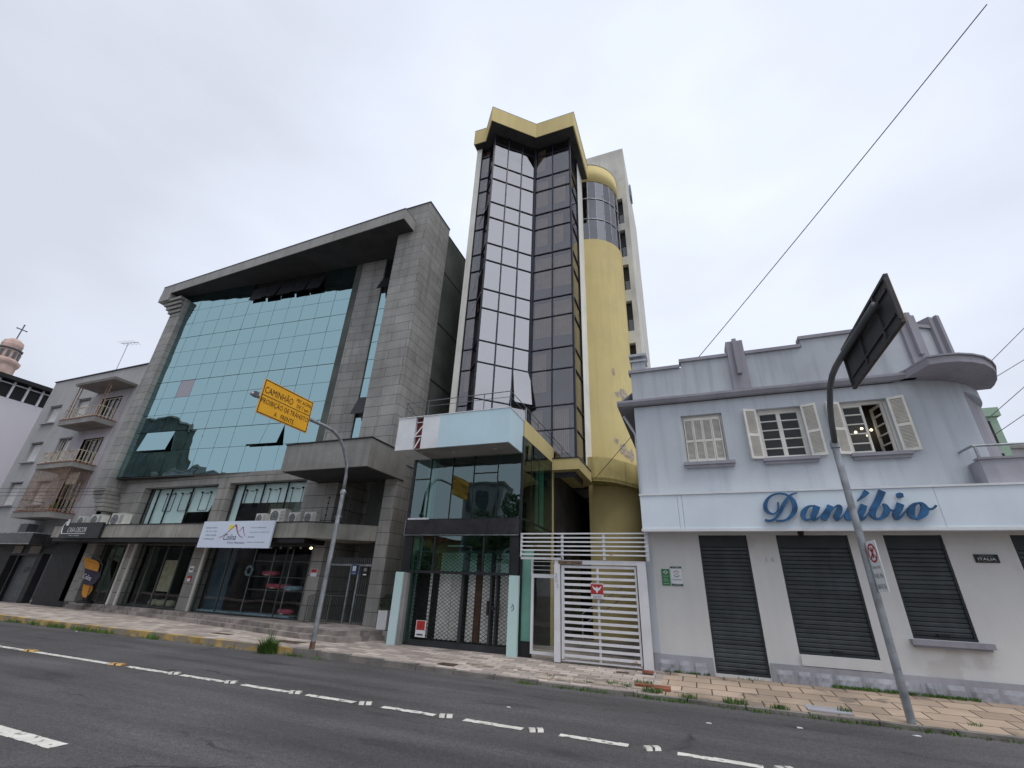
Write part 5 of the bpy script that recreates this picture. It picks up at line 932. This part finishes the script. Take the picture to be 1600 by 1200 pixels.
t = thing('barred_screen', 'white horizontal bar screen above the driveway gate and door', 'railing', (-2.6, 11.5, 2.4))
b = MB(); n = 6
for i in range(n): z = 2.48+.1*i; b.box(-4.2, -1.02, 11.44, 11.47, z-.017, z+.017)
b.box(-4.22, -4.17, 11.47, 11.51, 2.42, 3.0); b.box(-3.13, -3.07, 11.47, 11.51, 2.37, 3.0); b.box(-2.08, -2.02, 11.47, 11.51, 2.37, 3.0); b.box(-1.06, -1.0, 11.47, 11.51, 2.37, 3.0); b.box(-4.2, -3.1, 11.47, 11.51, 2.36, 2.41); b.build('frame', 'gatew', t)
t = thing('glass_door', 'white framed glass door between the shop and the white gate', 'door', (-3.6, 11.75, .2))
b = MB(); b.box(-3.98, -3.92, 11.7, 11.76, .26, 2.0); b.box(-3.36, -3.31, 11.7, 11.76, .26, 2.0); b.box(-3.92, -3.36, 11.7, 11.76, 1.94, 2.0); b.box(-3.92, -3.36, 11.7, 11.76, .26, .32); b.box(-3.99, -3.31, 11.7, 11.75, 2.0, 2.03); b.box(-3.99, -3.95, 11.7, 11.75, 2.03, 2.4); [b.box(-3.95, -3.31, 11.71, 11.74, z, z+.012) for z in (2.12, 2.22, 2.32)]; b.build('frame', 'gatew', t)
MB().quad((-3.93, 11.73, .3), (-3.35, 11.73, .3), (-3.35, 11.73, 1.95), (-3.93, 11.73, 1.95)).build('pane', 'clear', t)
MB().box(-3.4, -3.3, 11.64, 11.69, 1.2, 1.24).build('handle', 'galv', t)
b = MB(); b.box(-4.28, -3.98, 11.85, 11.87, .5, 2.6); tag(b.build('green_glass_screen', 'dustgreen', base=(-4.1, 11.86, .5)), 'green glass screen between the right mint post and the white framed door', 'glass screen')
b = MB(); b.box(-4.3, -4.0, 11.76, 11.9, .17, .5); b.box(-4.30, -4.26, 11.74, 11.78, .17, 3.0); b.build('dark_base', 'black', PB)
# planter
t = thing('planter', 'white square planter with a round green shrub between the granite pier and the mint post', 'planter', (-8.9, 12.6, .42))
b = MB(); b.prism([(-9.05, 12.45), (-8.72, 12.45), (-8.72, 12.78), (-9.05, 12.78)], .40, .92); b.build('pot', 'pot', t)
b = MB()
for _ in range(900):
    a_, c_ = random.uniform(0, 6.28), math.acos(random.uniform(-.6, 1)); rr = .21*random.uniform(.75, 1.05); p = Vector((-8.88+rr*math.sin(c_)*math.cos(a_), 12.6+rr*math.sin(c_)*math.sin(a_), 1.1+1.3*rr*math.cos(c_)))
    d = Vector((random.uniform(-1, 1), random.uniform(-1, 1), random.uniform(-1, 1))).normalized()*.022; e = d.cross(Vector((.3, .5, .8))).normalized()*.012; b.add([tuple(p-d), tuple(p+e), tuple(p+d), tuple(p-e)], [(0, 1, 2, 3)])
b.build('foliage', 'leaf', t, recalc=False)
b = MB(); b.prism([(-9.45, 12.35), (-8.1, 12.35), (-8.1, 14), (-9.45, 14)], .1, .40); b.build('step', 'step', base=(-8.8, 13, .1), kind='structure')
# ================================================================== SIGN POLES
def tsign(y0, y1, z0, z1, X, t, face_dir, m_face):
    s = face_dir
    MB().box(X-.012, X+.012, y0, y1, z0, z1).build('sign_panel', m_face, t)
t = thing('sign_pole', 'galvanised curved pole carrying the yellow truck ban sign', 'street sign', (-8.77, 9.68, .1))
X1 = -8.77
b = MB(); b.tube([(X1, 9.68, .05), (X1, 9.68, 3.9)], .057, 14); b.build('pole', 'galv', t)
b = MB(); b.tube([(X1, 9.68, 3.85), (X1, 9.66, 4.3), (X1, 9.6, 4.6), (X1, 9.35, 5.02), (X1, 9.1, 5.24), (X1, 8.85, 5.34), (X1, 8.5, 5.37), (X1, 8.04, 5.36), (X1-.04, 6.25, 5.36)], .045, 12); b.build('arm', 'galv', t, smooth=True)
b = MB(); b.lathe(X1, 9.68, [(.075, 3.82), (.075, 3.9), (.06, 3.92)], 14); b.box(X1-.1, X1+.1, 9.66, 9.7, 3.84, 3.86); b.box(X1-.1, X1+.1, 9.66, 9.7, 3.2, 3.22); b.build('collar', 'galv', t)
b = MB(); b.tube([(X1, 9.68, .05), (X1, 9.68, .32)], .061, 14); b.build('rusty_foot', 'rust', t)
ya, yb_, za, zb_ = 6.41, 7.9, 4.96, 5.79
SP = MB().box(X1+.05, X1+.07, ya, yb_, za, zb_).build('sign_panel', 'signyellow', t)
b = MB(); xx = X1+.0715
for q in ((ya+.015, yb_-.015, za+.015, za+.035), (ya+.015, yb_-.015, zb_-.035, zb_-.015), (ya+.015, yb_-.015, 5.40, 5.415)): b.box(xx-.001, xx+.002, *q)
for q in ((ya+.015, ya+.035, za+.035, zb_-.035), (yb_-.035, yb_-.015, za+.035, zb_-.035)): b.box(xx-.001, xx+.002, *q)
b.build('border', 'ink', SP)
tx = lambda s, y, z, w_, h: text('wording', s, 'ink', SP, (X1+.0745, y, z), (0, 1, 0), (0, 0, 1), width=w_, height=h)
tx('CAMINHÃO', 6.47, 5.47, .82, .19); tx('PBT ACIMA', 7.38, 5.60, .47, .09); tx('DE 7 ton', 7.42, 5.46, .38, .09); tx('PROIBIÇÃO DE TRÂNSITO', 6.45, 5.20, 1.4, .17); tx('A   FRENTE', 6.87, 5.03, .58, .11)
b = MB(); b.box(X1+.02, X1+.05, ya+.15, yb_-.15, 5.32, 5.38); b.box(X1-.03, X1+.05, 6.28, 6.38, 5.3, 5.42); b.build('clamp', 'iron', t)
X2, Y2 = 2.74, 9.78
k2 = X2/2.58
t = thing('sign_pole', 'leaning galvanised street pole on the right carrying a dark sign seen from behind', 'street sign', (X2, Y2, .05))
z2 = lambda z: 1.6+(z-1.6)*k2
b = MB(); b.tube([(X2, Y2, .03), (X2, Y2-.03, z2(4.3))], .058, 14); b.build('pole', 'galv', t)
arm = [(9.13, 4.25), (9.0, 4.6), (8.86, 4.82), (8.6, 5.08), (8.3, 5.2), (8.0, 5.23), (7.65, 5.23), (6.11, 5.18)]
b = MB(); b.tube([(X2, y*k2, z2(z)) for y, z in arm], .052, 12); b.build('arm', 'iron', t, smooth=True)
b = MB(); b.lathe(X2, Y2-.03, [(.075, z2(4.16)), (.075, z2(4.26)), (.06, z2(4.28))], 14); b.build('collar', 'galv', t)
y0, y1, z0, z1 = 5.78*k2, 7.8*k2, z2(4.7), z2(5.42)
SP2 = MB().box(X2+.085, X2+.105, y0, y1, z0, z1).build('sign_panel', 'signback', t)
b = MB()
for q in ((y0, y1, z0, z0+.04), (y0, y1, z1-.04, z1), (y0+.1, y1-.1, z1-.2, z1-.17), (y0+.1, y1-.1, z0+.17, z0+.2)): b.box(X2+.06, X2+.084, *q)
for yy in (y0, y0+.5, y0+1.3, y1-.04): b.box(X2+.055, X2+.084, yy, yy+.04, z0+.05, z1-.05)
b.build('stiffener', 'signback', SP2)
MB().box(X2+.106, X2+.11, y0, y1, z0, z1).build('yellow_face', 'signyellow', SP2)
# parking restriction plate on the pole
kx = .40
a_ = Vector((.12, -1, 0)).normalized(); PO = (X2+.04, Y2-.05)
PS = MB(O=PO, U=(a_.x, a_.y)); PS.box(.0, .36, -.012, 0, 1.84, 2.62); ps = PS.build('parking_plate', 'whitep', t)
f = MB(O=PO, U=(a_.x, a_.y)); zc, rc = 2.43, .15; n = 32
for k in range(n):
    for rr in (rc, rc-.03): f.v.append(f.P(.18+rr*math.cos(R(k*360/n)), -.0155, zc+rr*math.sin(R(k*360/n))))
f.f = [(2*k, (2*k+2) % (2*n), (2*k+3) % (2*n), 2*k+1) for k in range(n)]; f.build('red_ring', 'red', ps, recalc=False)
f = MB(O=PO, U=(a_.x, a_.y)); f.quad((.08, -.016, zc+.08), (.1, -.016, zc+.1), (.28, -.016, zc-.08), (.26, -.016, zc-.1)); f.build('red_bar', 'red', ps, recalc=False)
f = MB(O=PO, U=(a_.x, a_.y)); f.quad((.26, -.0165, zc+.1), (.28, -.0165, zc+.08), (.1, -.0165, zc-.1), (.08, -.0165, zc-.08)); f.build('red_bar', 'red', ps, recalc=False)
f = MB(O=PO, U=(a_.x, a_.y)); f.box(.16, .19, -.015, -.0121, zc-.08, zc+.09); f.build('letter_stem', 'black', ps)
for s_, z, h in (('CARGA E DESC.', 2.19, .035), ('9 ÀS 19h', 2.04, .09), ('SÁB 9 ÀS 13h', 1.88, .09)): text('wording', s_, 'acdark', ps, Vector((PO[0], PO[1], z))+a_*.04+Vector((a_.y, -a_.x, 0))*.0155, tuple(a_), (0, 0, 1), width=.28, height=h)
# ================================================================== APARTMENT HOUSE (left)
AB = thing('apartment_building', 'grey plastered apartment house with rusty railed balconies over a black shop front', 'building', (-31, 13, .2))
hl = [(-35.35, -34.2, 9.45, 10.55), (-35.35, -34.2, 7.1, 8.25), (-35.35, -34.2, 4.7, 5.95), (-32.6, -31.45, 9.3, 10.7), (-32.6, -31.45, 7.0, 8.3), (-32.6, -31.45, 4.65, 5.9)]
dr = [(-30.2, -28.4, 8.96, 10.5), (-30.2, -28.4, 6.5, 8.1), (-30.2, -28.4, 4.15, 5.8)]
b = MB(); b.wall(-36.3, -25.9, 3.0, 12.3, 13.0, hl+dr, .22); b.quad((-36.3, 13, 0), (-36.3, 26, 0), (-36.3, 26, 12.3), (-36.3, 13, 12.3)); b.quad((-36.3, 13, 12.3), (-25.9, 13, 12.3), (-25.9, 26, 12.3), (-36.3, 26, 12.3)); b.build('wall', 'aptwall', AB)
b = MB(); b.wall(-30.9, -27.9, 4.1, 10.85, 12.985, dr, .2); b.build('lilac_wall', 'aptwall2', AB)
MB().box(-36.35, -25.9, 12.94, 13.1, 12.3, 12.36).build('coping', 'black', AB)
MB().box(-36.2, -26, 13.6, 13.7, 3, 12).build('dark_rooms', 'darkroom', AB)
for i, (x0, x1, z0, z1) in enumerate(hl):
    b = MB(); b.box(x0, x1, 13.14, 13.17, z0+.02, z1-.05) if i not in (4,) else b.box(x0+.55, x1, 13.14, 13.17, z0+.02, z1-.05)
    wn = b.build('window', 'blindw', AB); b = MB(); b.box(x0-.1, x1+.15, 12.86, 12.99, z0-.06, z0); b.build('sill', 'plinth', wn); b = MB(); b.box(x0-.02, x1+.02, 12.9, 12.99, z1, z1+.05); b.build('lintel', 'plinth', wn)
    if i == 4: b = MB(); b.box(x0, x0+.05, 13.1, 13.14, z0, z1); b.box(x0+.25, x0+.29, 13.1, 13.14, z0, z1); b.box(x0+.5, x0+.54, 13.1, 13.14, z0, z1); b.build('frame', 'wood', wn)
for i, (x0, x1, z0, z1) in enumerate(dr):
    b = MB(); n = 5
    for k in range(n): x = x0+(x1-x0-.05)*k/(n-1); b.box(x, x+.05, 13.1, 13.14, z0+.05, z1-.05)
    b.box(x0, x1, 13.1, 13.14, z1-.05, z1); b.box(x0, x1, 13.1, 13.14, z0, z0+.05); o = b.build('balcony_door', 'creamrail' if i else 'wood', AB); MB().quad((x0, 13.15, z0), (x1, 13.15, z0), (x1, 13.15, z1), (x0, 13.15, z1)).build('pane', 'clear', o)
for i, (z0, z1, m) in enumerate(((8.62, 8.9, 'creamrail'), (6.25, 6.5, 'creamrail'), (3.85, 4.12, 'rustrail'))):
    b = MB(); b.box(-31.1, -27.95, 12.0, 13.0, z0, z1); o = b.build('balcony', 'conc', AB); MB().box(-31.12, -27.93, 11.98, 13.0, z1, z1+.025).build('tile_edge', 'redbrick', o)
    b = MB(); zt = z1+.62
    for zz in (zt, z1+.1) : b.tube([(-31.05, 12.95, zz), (-31.05, 12.05, zz), (-28.0, 12.05, zz), (-28.0, 12.95, zz)], .018, 6)
    n = 22 if i else 12
    for k in range(n+1): x = -31.05+3.05*k/n; b.box(x-.009, x+.009, 12.04, 12.06, z1, zt)
    for k in range(1, 6): y = 12.05+.9*k/6; b.box(-28.01, -27.99, y-.009, y+.009, z1, zt)
    b.build('railing', m, o)
# grille cage on the lowest balcony and posts on the top one
b = MB()
for k in range(34): x = -31.05+3.05*k/33; b.box(x-.008, x+.008, 12.04, 12.055, 4.75, 6.24)
for k in range(11): y = 12.05+.9*k/10; b.box(-28.01, -27.995, y-.008, y+.008, 4.75, 6.24)
for z in (5.1, 5.6, 6.2): b.box(-31.05, -28.0, 12.035, 12.06, z, z+.02)
b.build('balcony_grille', 'rustrail', AB); MB().box(-28.9, -28.1, 12.5, 12.54, 5.5, 6.1).build('awning_blind', 'creamrail', AB)
b = MB()
for x, y in ((-30.9, 12.1), (-30.6, 12.1), (-28.25, 12.12), (-28.05, 12.15)): b.box(x-.02, x+.02, y-.02, y+.02, 8.9, 10.9)
b.build('canopy_post', 'rustrail', AB)
b = MB(); b.box(-31.0, -27.5, 11.9, 13.0, 10.92, 11.0); b.box(-31.02, -27.48, 11.88, 13.0, 11.0, 11.05); b.build('roof_canopy', 'conc', AB)
b = MB(); b.box(-37, -28.4, 12.0, 13.0, 2.68, 3.12); SF = b.build('shop_fascia', 'blackstone', AB); b = MB(); b.box(-37, -28.38, 11.98, 13.02, 3.12, 3.17); b.box(-37, -28.38, 11.98, 12.0, 2.64, 2.68); b.build('edge_strip', 'galv', SF)
b = MB(); b.wall(-37, -25.9, .1, 3.0, 13.0, [(-31.9, -31.2, .1, 2.2), (-31.1, -29.5, .15, 2.2), (-29.1, -28.3, .1, 2.3)], .3); b.build('shop_front', 'black', AB); b = MB(); b.box(-31.1, -29.5, 13.15, 13.2, .15, 2.2); gd = b.build('glass_door', 'acdark', AB)
text('wording', 'GPTV', 'black', gd, (-30.4, 13.14, 1.45), (1, 0, 0), (0, 0, 1), width=.8, height=.24); text('wording', 'pizza', 'conc', gd, (-30.7, 13.14, 1.25), (1, 0, 0), (0, 0, 1), width=.3, height=.06); text('wording', '@gptvbar', 'conc', gd, (-30.6, 13.14, .62), (1, 0, 0), (0, 0, 1), width=.6, height=.07); text('wording', '3025.1010', 'conc', gd, (-30.6, 13.14, .45), (1, 0, 0), (0, 0, 1), width=.5, height=.07)
b = MB(); b.box(-31.7, -31.0, 12.95, 12.99, 2.3, 2.64); b.build('stone_panel', 'conc', AB); MB().box(-30.3, -29.4, 12.95, 12.99, 2.3, 2.64).build('stone_panel', 'conc', AB); b = MB(); b.box(-30.6, -29.9, 12.3, 12.7, 3.2, 3.6); b.build('equipment_box', 'acdark', AB)
t = thing('potted_plant', 'small green potted plant on the lowest rusty balcony', 'plant', (-28.5, 12.3, 4.15)); MB().prism([(-28.6, 12.2), (-28.4, 12.2), (-28.4, 12.4), (-28.6, 12.4)], 4.13, 4.3).build('pot', 'redbrick', t); b = MB(); blades(b, -28.5, 12.3, 4.28, .12, 90, .35, .012); b.build('foliage', 'grass', t, recalc=False)
# roof antenna
b = MB(); b.tube([(-33.8, 14.5, 12.3), (-33.85, 14.5, 15.6)], .02, 5); b.tube([(-34.7, 14.5, 15.75), (-32.7, 14.5, 15.5)], .018, 5); [b.tube([(-34.6+.4*k, 14.2, 15.74-.05*k), (-34.6+.4*k, 14.8, 15.74-.05*k)], .01, 4) for k in range(5)]; tag(b.build('roof_antenna', 'galv', base=(-33.8, 14.5, 12.3)), 'thin television antenna standing on the apartment house roof', 'antenna')
# white building with a glazed top floor, far left
t = thing('white_building', 'blank lilac white building with a black glazed top floor at the left edge', 'building', (-42, 12, .2))
MB().box(-52, -40, 10.9, 18, 0, 11.5).build('wall', 'farwhite', t); MB().box(-52, -40.1, 10.95, 17.9, 11.5, 12.6).build('top_floor', 'black', t)
b = MB(); b.box(-52, -39.6, 10.8, 18, 12.6, 12.85); b.build('roof_edge', 'black', t)
for k in range(9): y = 10.96+.74*k; MB().box(-40.1, -39.98, y, y+.1, 11.5, 12.62).build('white_post', 'whitep', t)
MB().box(-40.09, -39.99, 10.95, 17.9, 12.4, 12.46).build('white_rail', 'whitep', t)
# church tower
t = thing('church_tower', 'distant pink stone church tower with a cross on its domed top', 'church', (-150, 42.9, 0)); YC = 42.9
b = MB(); b.lathe(-150, YC, [(2.7, 0), (2.7, 45.4), (3.1, 46.2), (3.1, 46.7), (2.2, 47.4), (2.0, 49.6)], 12); b.build('shaft', 'church', t)
b = MB(); b.lathe(-150, YC, [(2.0, 49.6), (2.4, 49.7), (2.4, 49.95), (2.0, 50.0)], 12); b.build('ring', 'iron', t)
b = MB(); b.lathe(-150, YC, [(1.9, 50.0), (2.0, 51.0), (1.8, 51.9), (1.0, 52.6), (.3, 52.9), (0, 53.0)], 12); b.build('dome', 'church', t)
b = MB(); b.box(-150.1, -149.9, YC-.1, YC+.1, 52.8, 56.9); b.box(-150.09, -149.91, YC-.9, YC+.9, 55.5, 55.7); [b.lathe(-150, y, [(0, z-.22), (.22, z), (0, z+.22)], 8) for y, z in ((YC-.9, 55.6), (YC+.9, 55.6), (YC, 56.9))]; b.build('cross', 'iron', t)
for k in range(6): a_ = R(-80+k*32); MB(O=(-150+2.2*math.cos(a_), YC+2.2*math.sin(a_)), U=(-math.sin(a_), math.cos(a_))).box(-.3, .3, -.08, .05, 47.6, 49.2).build('belfry_opening', 'acdark', t)
# green building behind the corner house
t = thing('green_building', 'narrow pale green building glimpsed behind the rounded corner', 'building', (13, 26, 0))
MB().box(11, 13.35, 25, 32, 0, 9.6).build('wall', 'lgreen', t); MB().box(10.9, 13.5, 24.9, 32, 9.6, 10.0).build('cornice', 'lgreen', t); b = MB(); b.box(12.75, 13.05, 24.95, 25.0, 8.3, 9.4); b.box(12.75, 13.05, 24.95, 25.0, 6.0, 7.9); b.build('window', 'black', t)
t = thing('grey_house', 'low pale grey house wall beyond the balcony at the right edge', 'building', (16, 30, 0)); MB().box(13.6, 24, 27, 36, 0, 8.6).build('wall', 'aptwall2', t); MB().box(13.5, 24.1, 26.9, 36, 8.6, 8.75).build('roof_edge', 'conc', t)
# ================================================================== WIRES
def wire(name, label, p, q, sag, r, group=None):
    pts = [(p[0]+(q[0]-p[0])*i/16, p[1]+(q[1]-p[1])*i/16, p[2]+(q[2]-p[2])*i/16-4*sag*(i/16)*(1-i/16)) for i in range(17)]
    tag(MB().tube(pts, r, 5).build(name, 'rubber', base=p), label, 'cable', group)
wire('overhead_cable', 'single black cable crossing the sky from the tower parapet to the top right corner', (-3.22, 16.8, 5.64), (6.5, 7.4, 12.2), .12, .011)
wx = lambda p, q: (7.05, 15, p[1]+(7.05-p[0])*(q[1]-p[1])/(q[0]-p[0]))
for k, (p, q) in enumerate((((8.37, 7.96), (9.44, 8.92)), ((7.74, 7.16), (9.12, 7.96)), ((8.12, 6.58), (8.84, 7.16)), ((8.09, 6.07), (8.58, 6.39)))):
    s = (q[1]-p[1])/(q[0]-p[0]); wire('overhead_cable', ['topmost of four cables rising right from behind the rounded corner', 'second highest of four cables rising right behind the rounded corner', 'third highest of four cables rising right behind the rounded corner', 'lowest of four cables rising right behind the rounded corner'][k], wx(p, q), (18, 15, p[1]+(18-p[0])*s), .0, .009, 'cables behind the corner house')
for k, (z0, z1) in enumerate(((5.12, 4.66), (4.98, 4.55), (4.8, 4.45), (4.42, 4.05))):
    wire('overhead_cable', ['topmost of four thin cables across the apartment house', 'second of four thin cables across the apartment house', 'third of four thin cables across the apartment house', 'lowest of four thin cables across the apartment house'][k], (-60, 11.5, z0*1.9-3.3), (-24.95, 12.28, z1*1.4-1.4), .1, .012, 'cables crossing the apartment house')
# ================================================================== THE OTHER SIDE OF THE STREET (seen in the glass)
def house(name, label, x0, x1, y1, h, m, nf, nw, roof='conc'):
    t = thing(name, label, 'building', ((x0+x1)/2, y1, .14)); hs = []
    for f_ in range(nf):
        for w_ in range(nw): ww = (x1-x0)/nw; hs.append((x0+ww*(w_+.3), x0+ww*(w_+.7), .6+h/nf*f_+.3, .6+h/nf*f_+h/nf*.65))
    b = MB(); b.box(x0, x1, y1-4, y1, 0, h); b.build('wall', m, t); b = MB(); b.box(x0-.15, x1+.15, y1-4, y1+.15, h, h+.25); b.build('roof', roof, t)
    for q in hs: MB().box(q[0], q[1], y1, y1+.03, q[2], q[3]).build('window', 'acdark', t)
house('far_house', 'tall dark grey building across the street reflected in the teal glass', -60, -47.3, -6, 16.4, 'sidewall', 6, 5)
house('far_house', 'pale green low shop building across the street reflected at the foot of the teal glass', -60, -52, -4.5, 9, 'lgreen', 3, 2)
house('far_house', 'low grey hall across the street reflected under the teal glass', -46.5, -39.5, -6, 10.8, 'aptwall', 3, 4)
house('far_house', 'long low house across the street from the granite building', -39, -24, -7, 7, 'aptwall', 2, 7)
house('far_house', 'cream house across the street reflected in the green shop glass', -23, -18.6, -9, 5.2, 'yellow2', 1, 3, 'redbrick')
house('far_house', 'grey three-storey house across the street reflected in the green shop glass', -17.5, -14.2, -10, 9.6, 'aptwall', 3, 3)
house('far_house', 'white two-storey house across the street behind the camera', 3, 14, -9, 6.5, 'white2', 2, 5)
def tree(x, y, h, r, label):
    t = thing('street_tree', label, 'tree', (x, y, .1), 'trees across the street'); b = MB(); b.tube([(x, y, .1), (x+.1, y, h*.35), (x-.1, y+.1, h*.6)], [.2, .15, .08], 8)
    for k in range(5): a_ = R(k*72); b.tube([(x, y, h*.4), (x+r*.6*math.cos(a_), y+r*.6*math.sin(a_), h*.7)], [.08, .03], 6)
    b.build('trunk', 'bark', t); b = MB(); cl = [(x+random.uniform(-r, r)*.6, y+random.uniform(-r, r)*.6, h*.7+random.uniform(-.3, .3)*h*.7, r*random.uniform(.3, .5)) for _ in range(14)]
    for _ in range(3500):
        c_ = random.choice(cl); d = Vector((random.gauss(0, 1), random.gauss(0, 1), random.gauss(0, 1))).normalized()*c_[3]*random.uniform(.6, 1.05); p = Vector(c_[:3])+d
        e = Vector((random.uniform(-1, 1), random.uniform(-1, 1), random.uniform(-1, 1))).normalized()*.13; g_ = e.cross(Vector((.2, .9, .4))).normalized()*.08; b.add([tuple(p-e), tuple(p+g_), tuple(p+e), tuple(p-g_)], [(0, 1, 2, 3)])
    b.build('crown', 'leaf', t, recalc=False)
tree(-10.5, -8, 8.2, 2.6, 'dark leafy tree across the street reflected in the green shop glass'); tree(-13.6, -7.5, 7.0, 2.2, 'leafy tree in front of the grey three-storey house across the street'); tree(-19.5, -7.5, 4.2, 1.6, 'smallest leafy tree across the street, before the cream house')

# scraps of litter on the road and pavement
random.seed(5)
for k, (x, y, lb) in enumerate(((1.1, 8.75, 'small white paper scrap on the asphalt left of the right pole foot'), (-.1, 8.3, 'small white paper scrap on the asphalt in front of the white gate'), (2.6, 9.2, 'white flat scrap on the asphalt nearest the right pole foot'), (-17.3, 9.3, 'white scrap in the weedy gutter at the left'), (-2.9, 7.6, 'tiny pale scrap on the asphalt behind the lane dashes'))):
    b = MB(); pts = [(x+.05*math.cos(R(q*60))*random.uniform(.5, 1.2), y+.03*math.sin(R(q*60))*random.uniform(.5, 1.2)) for q in range(6)]; b.prism(pts, .003, .012); tag(b.build('paper_scrap', 'whitep', base=(x, y, .003)), lb, 'litter')
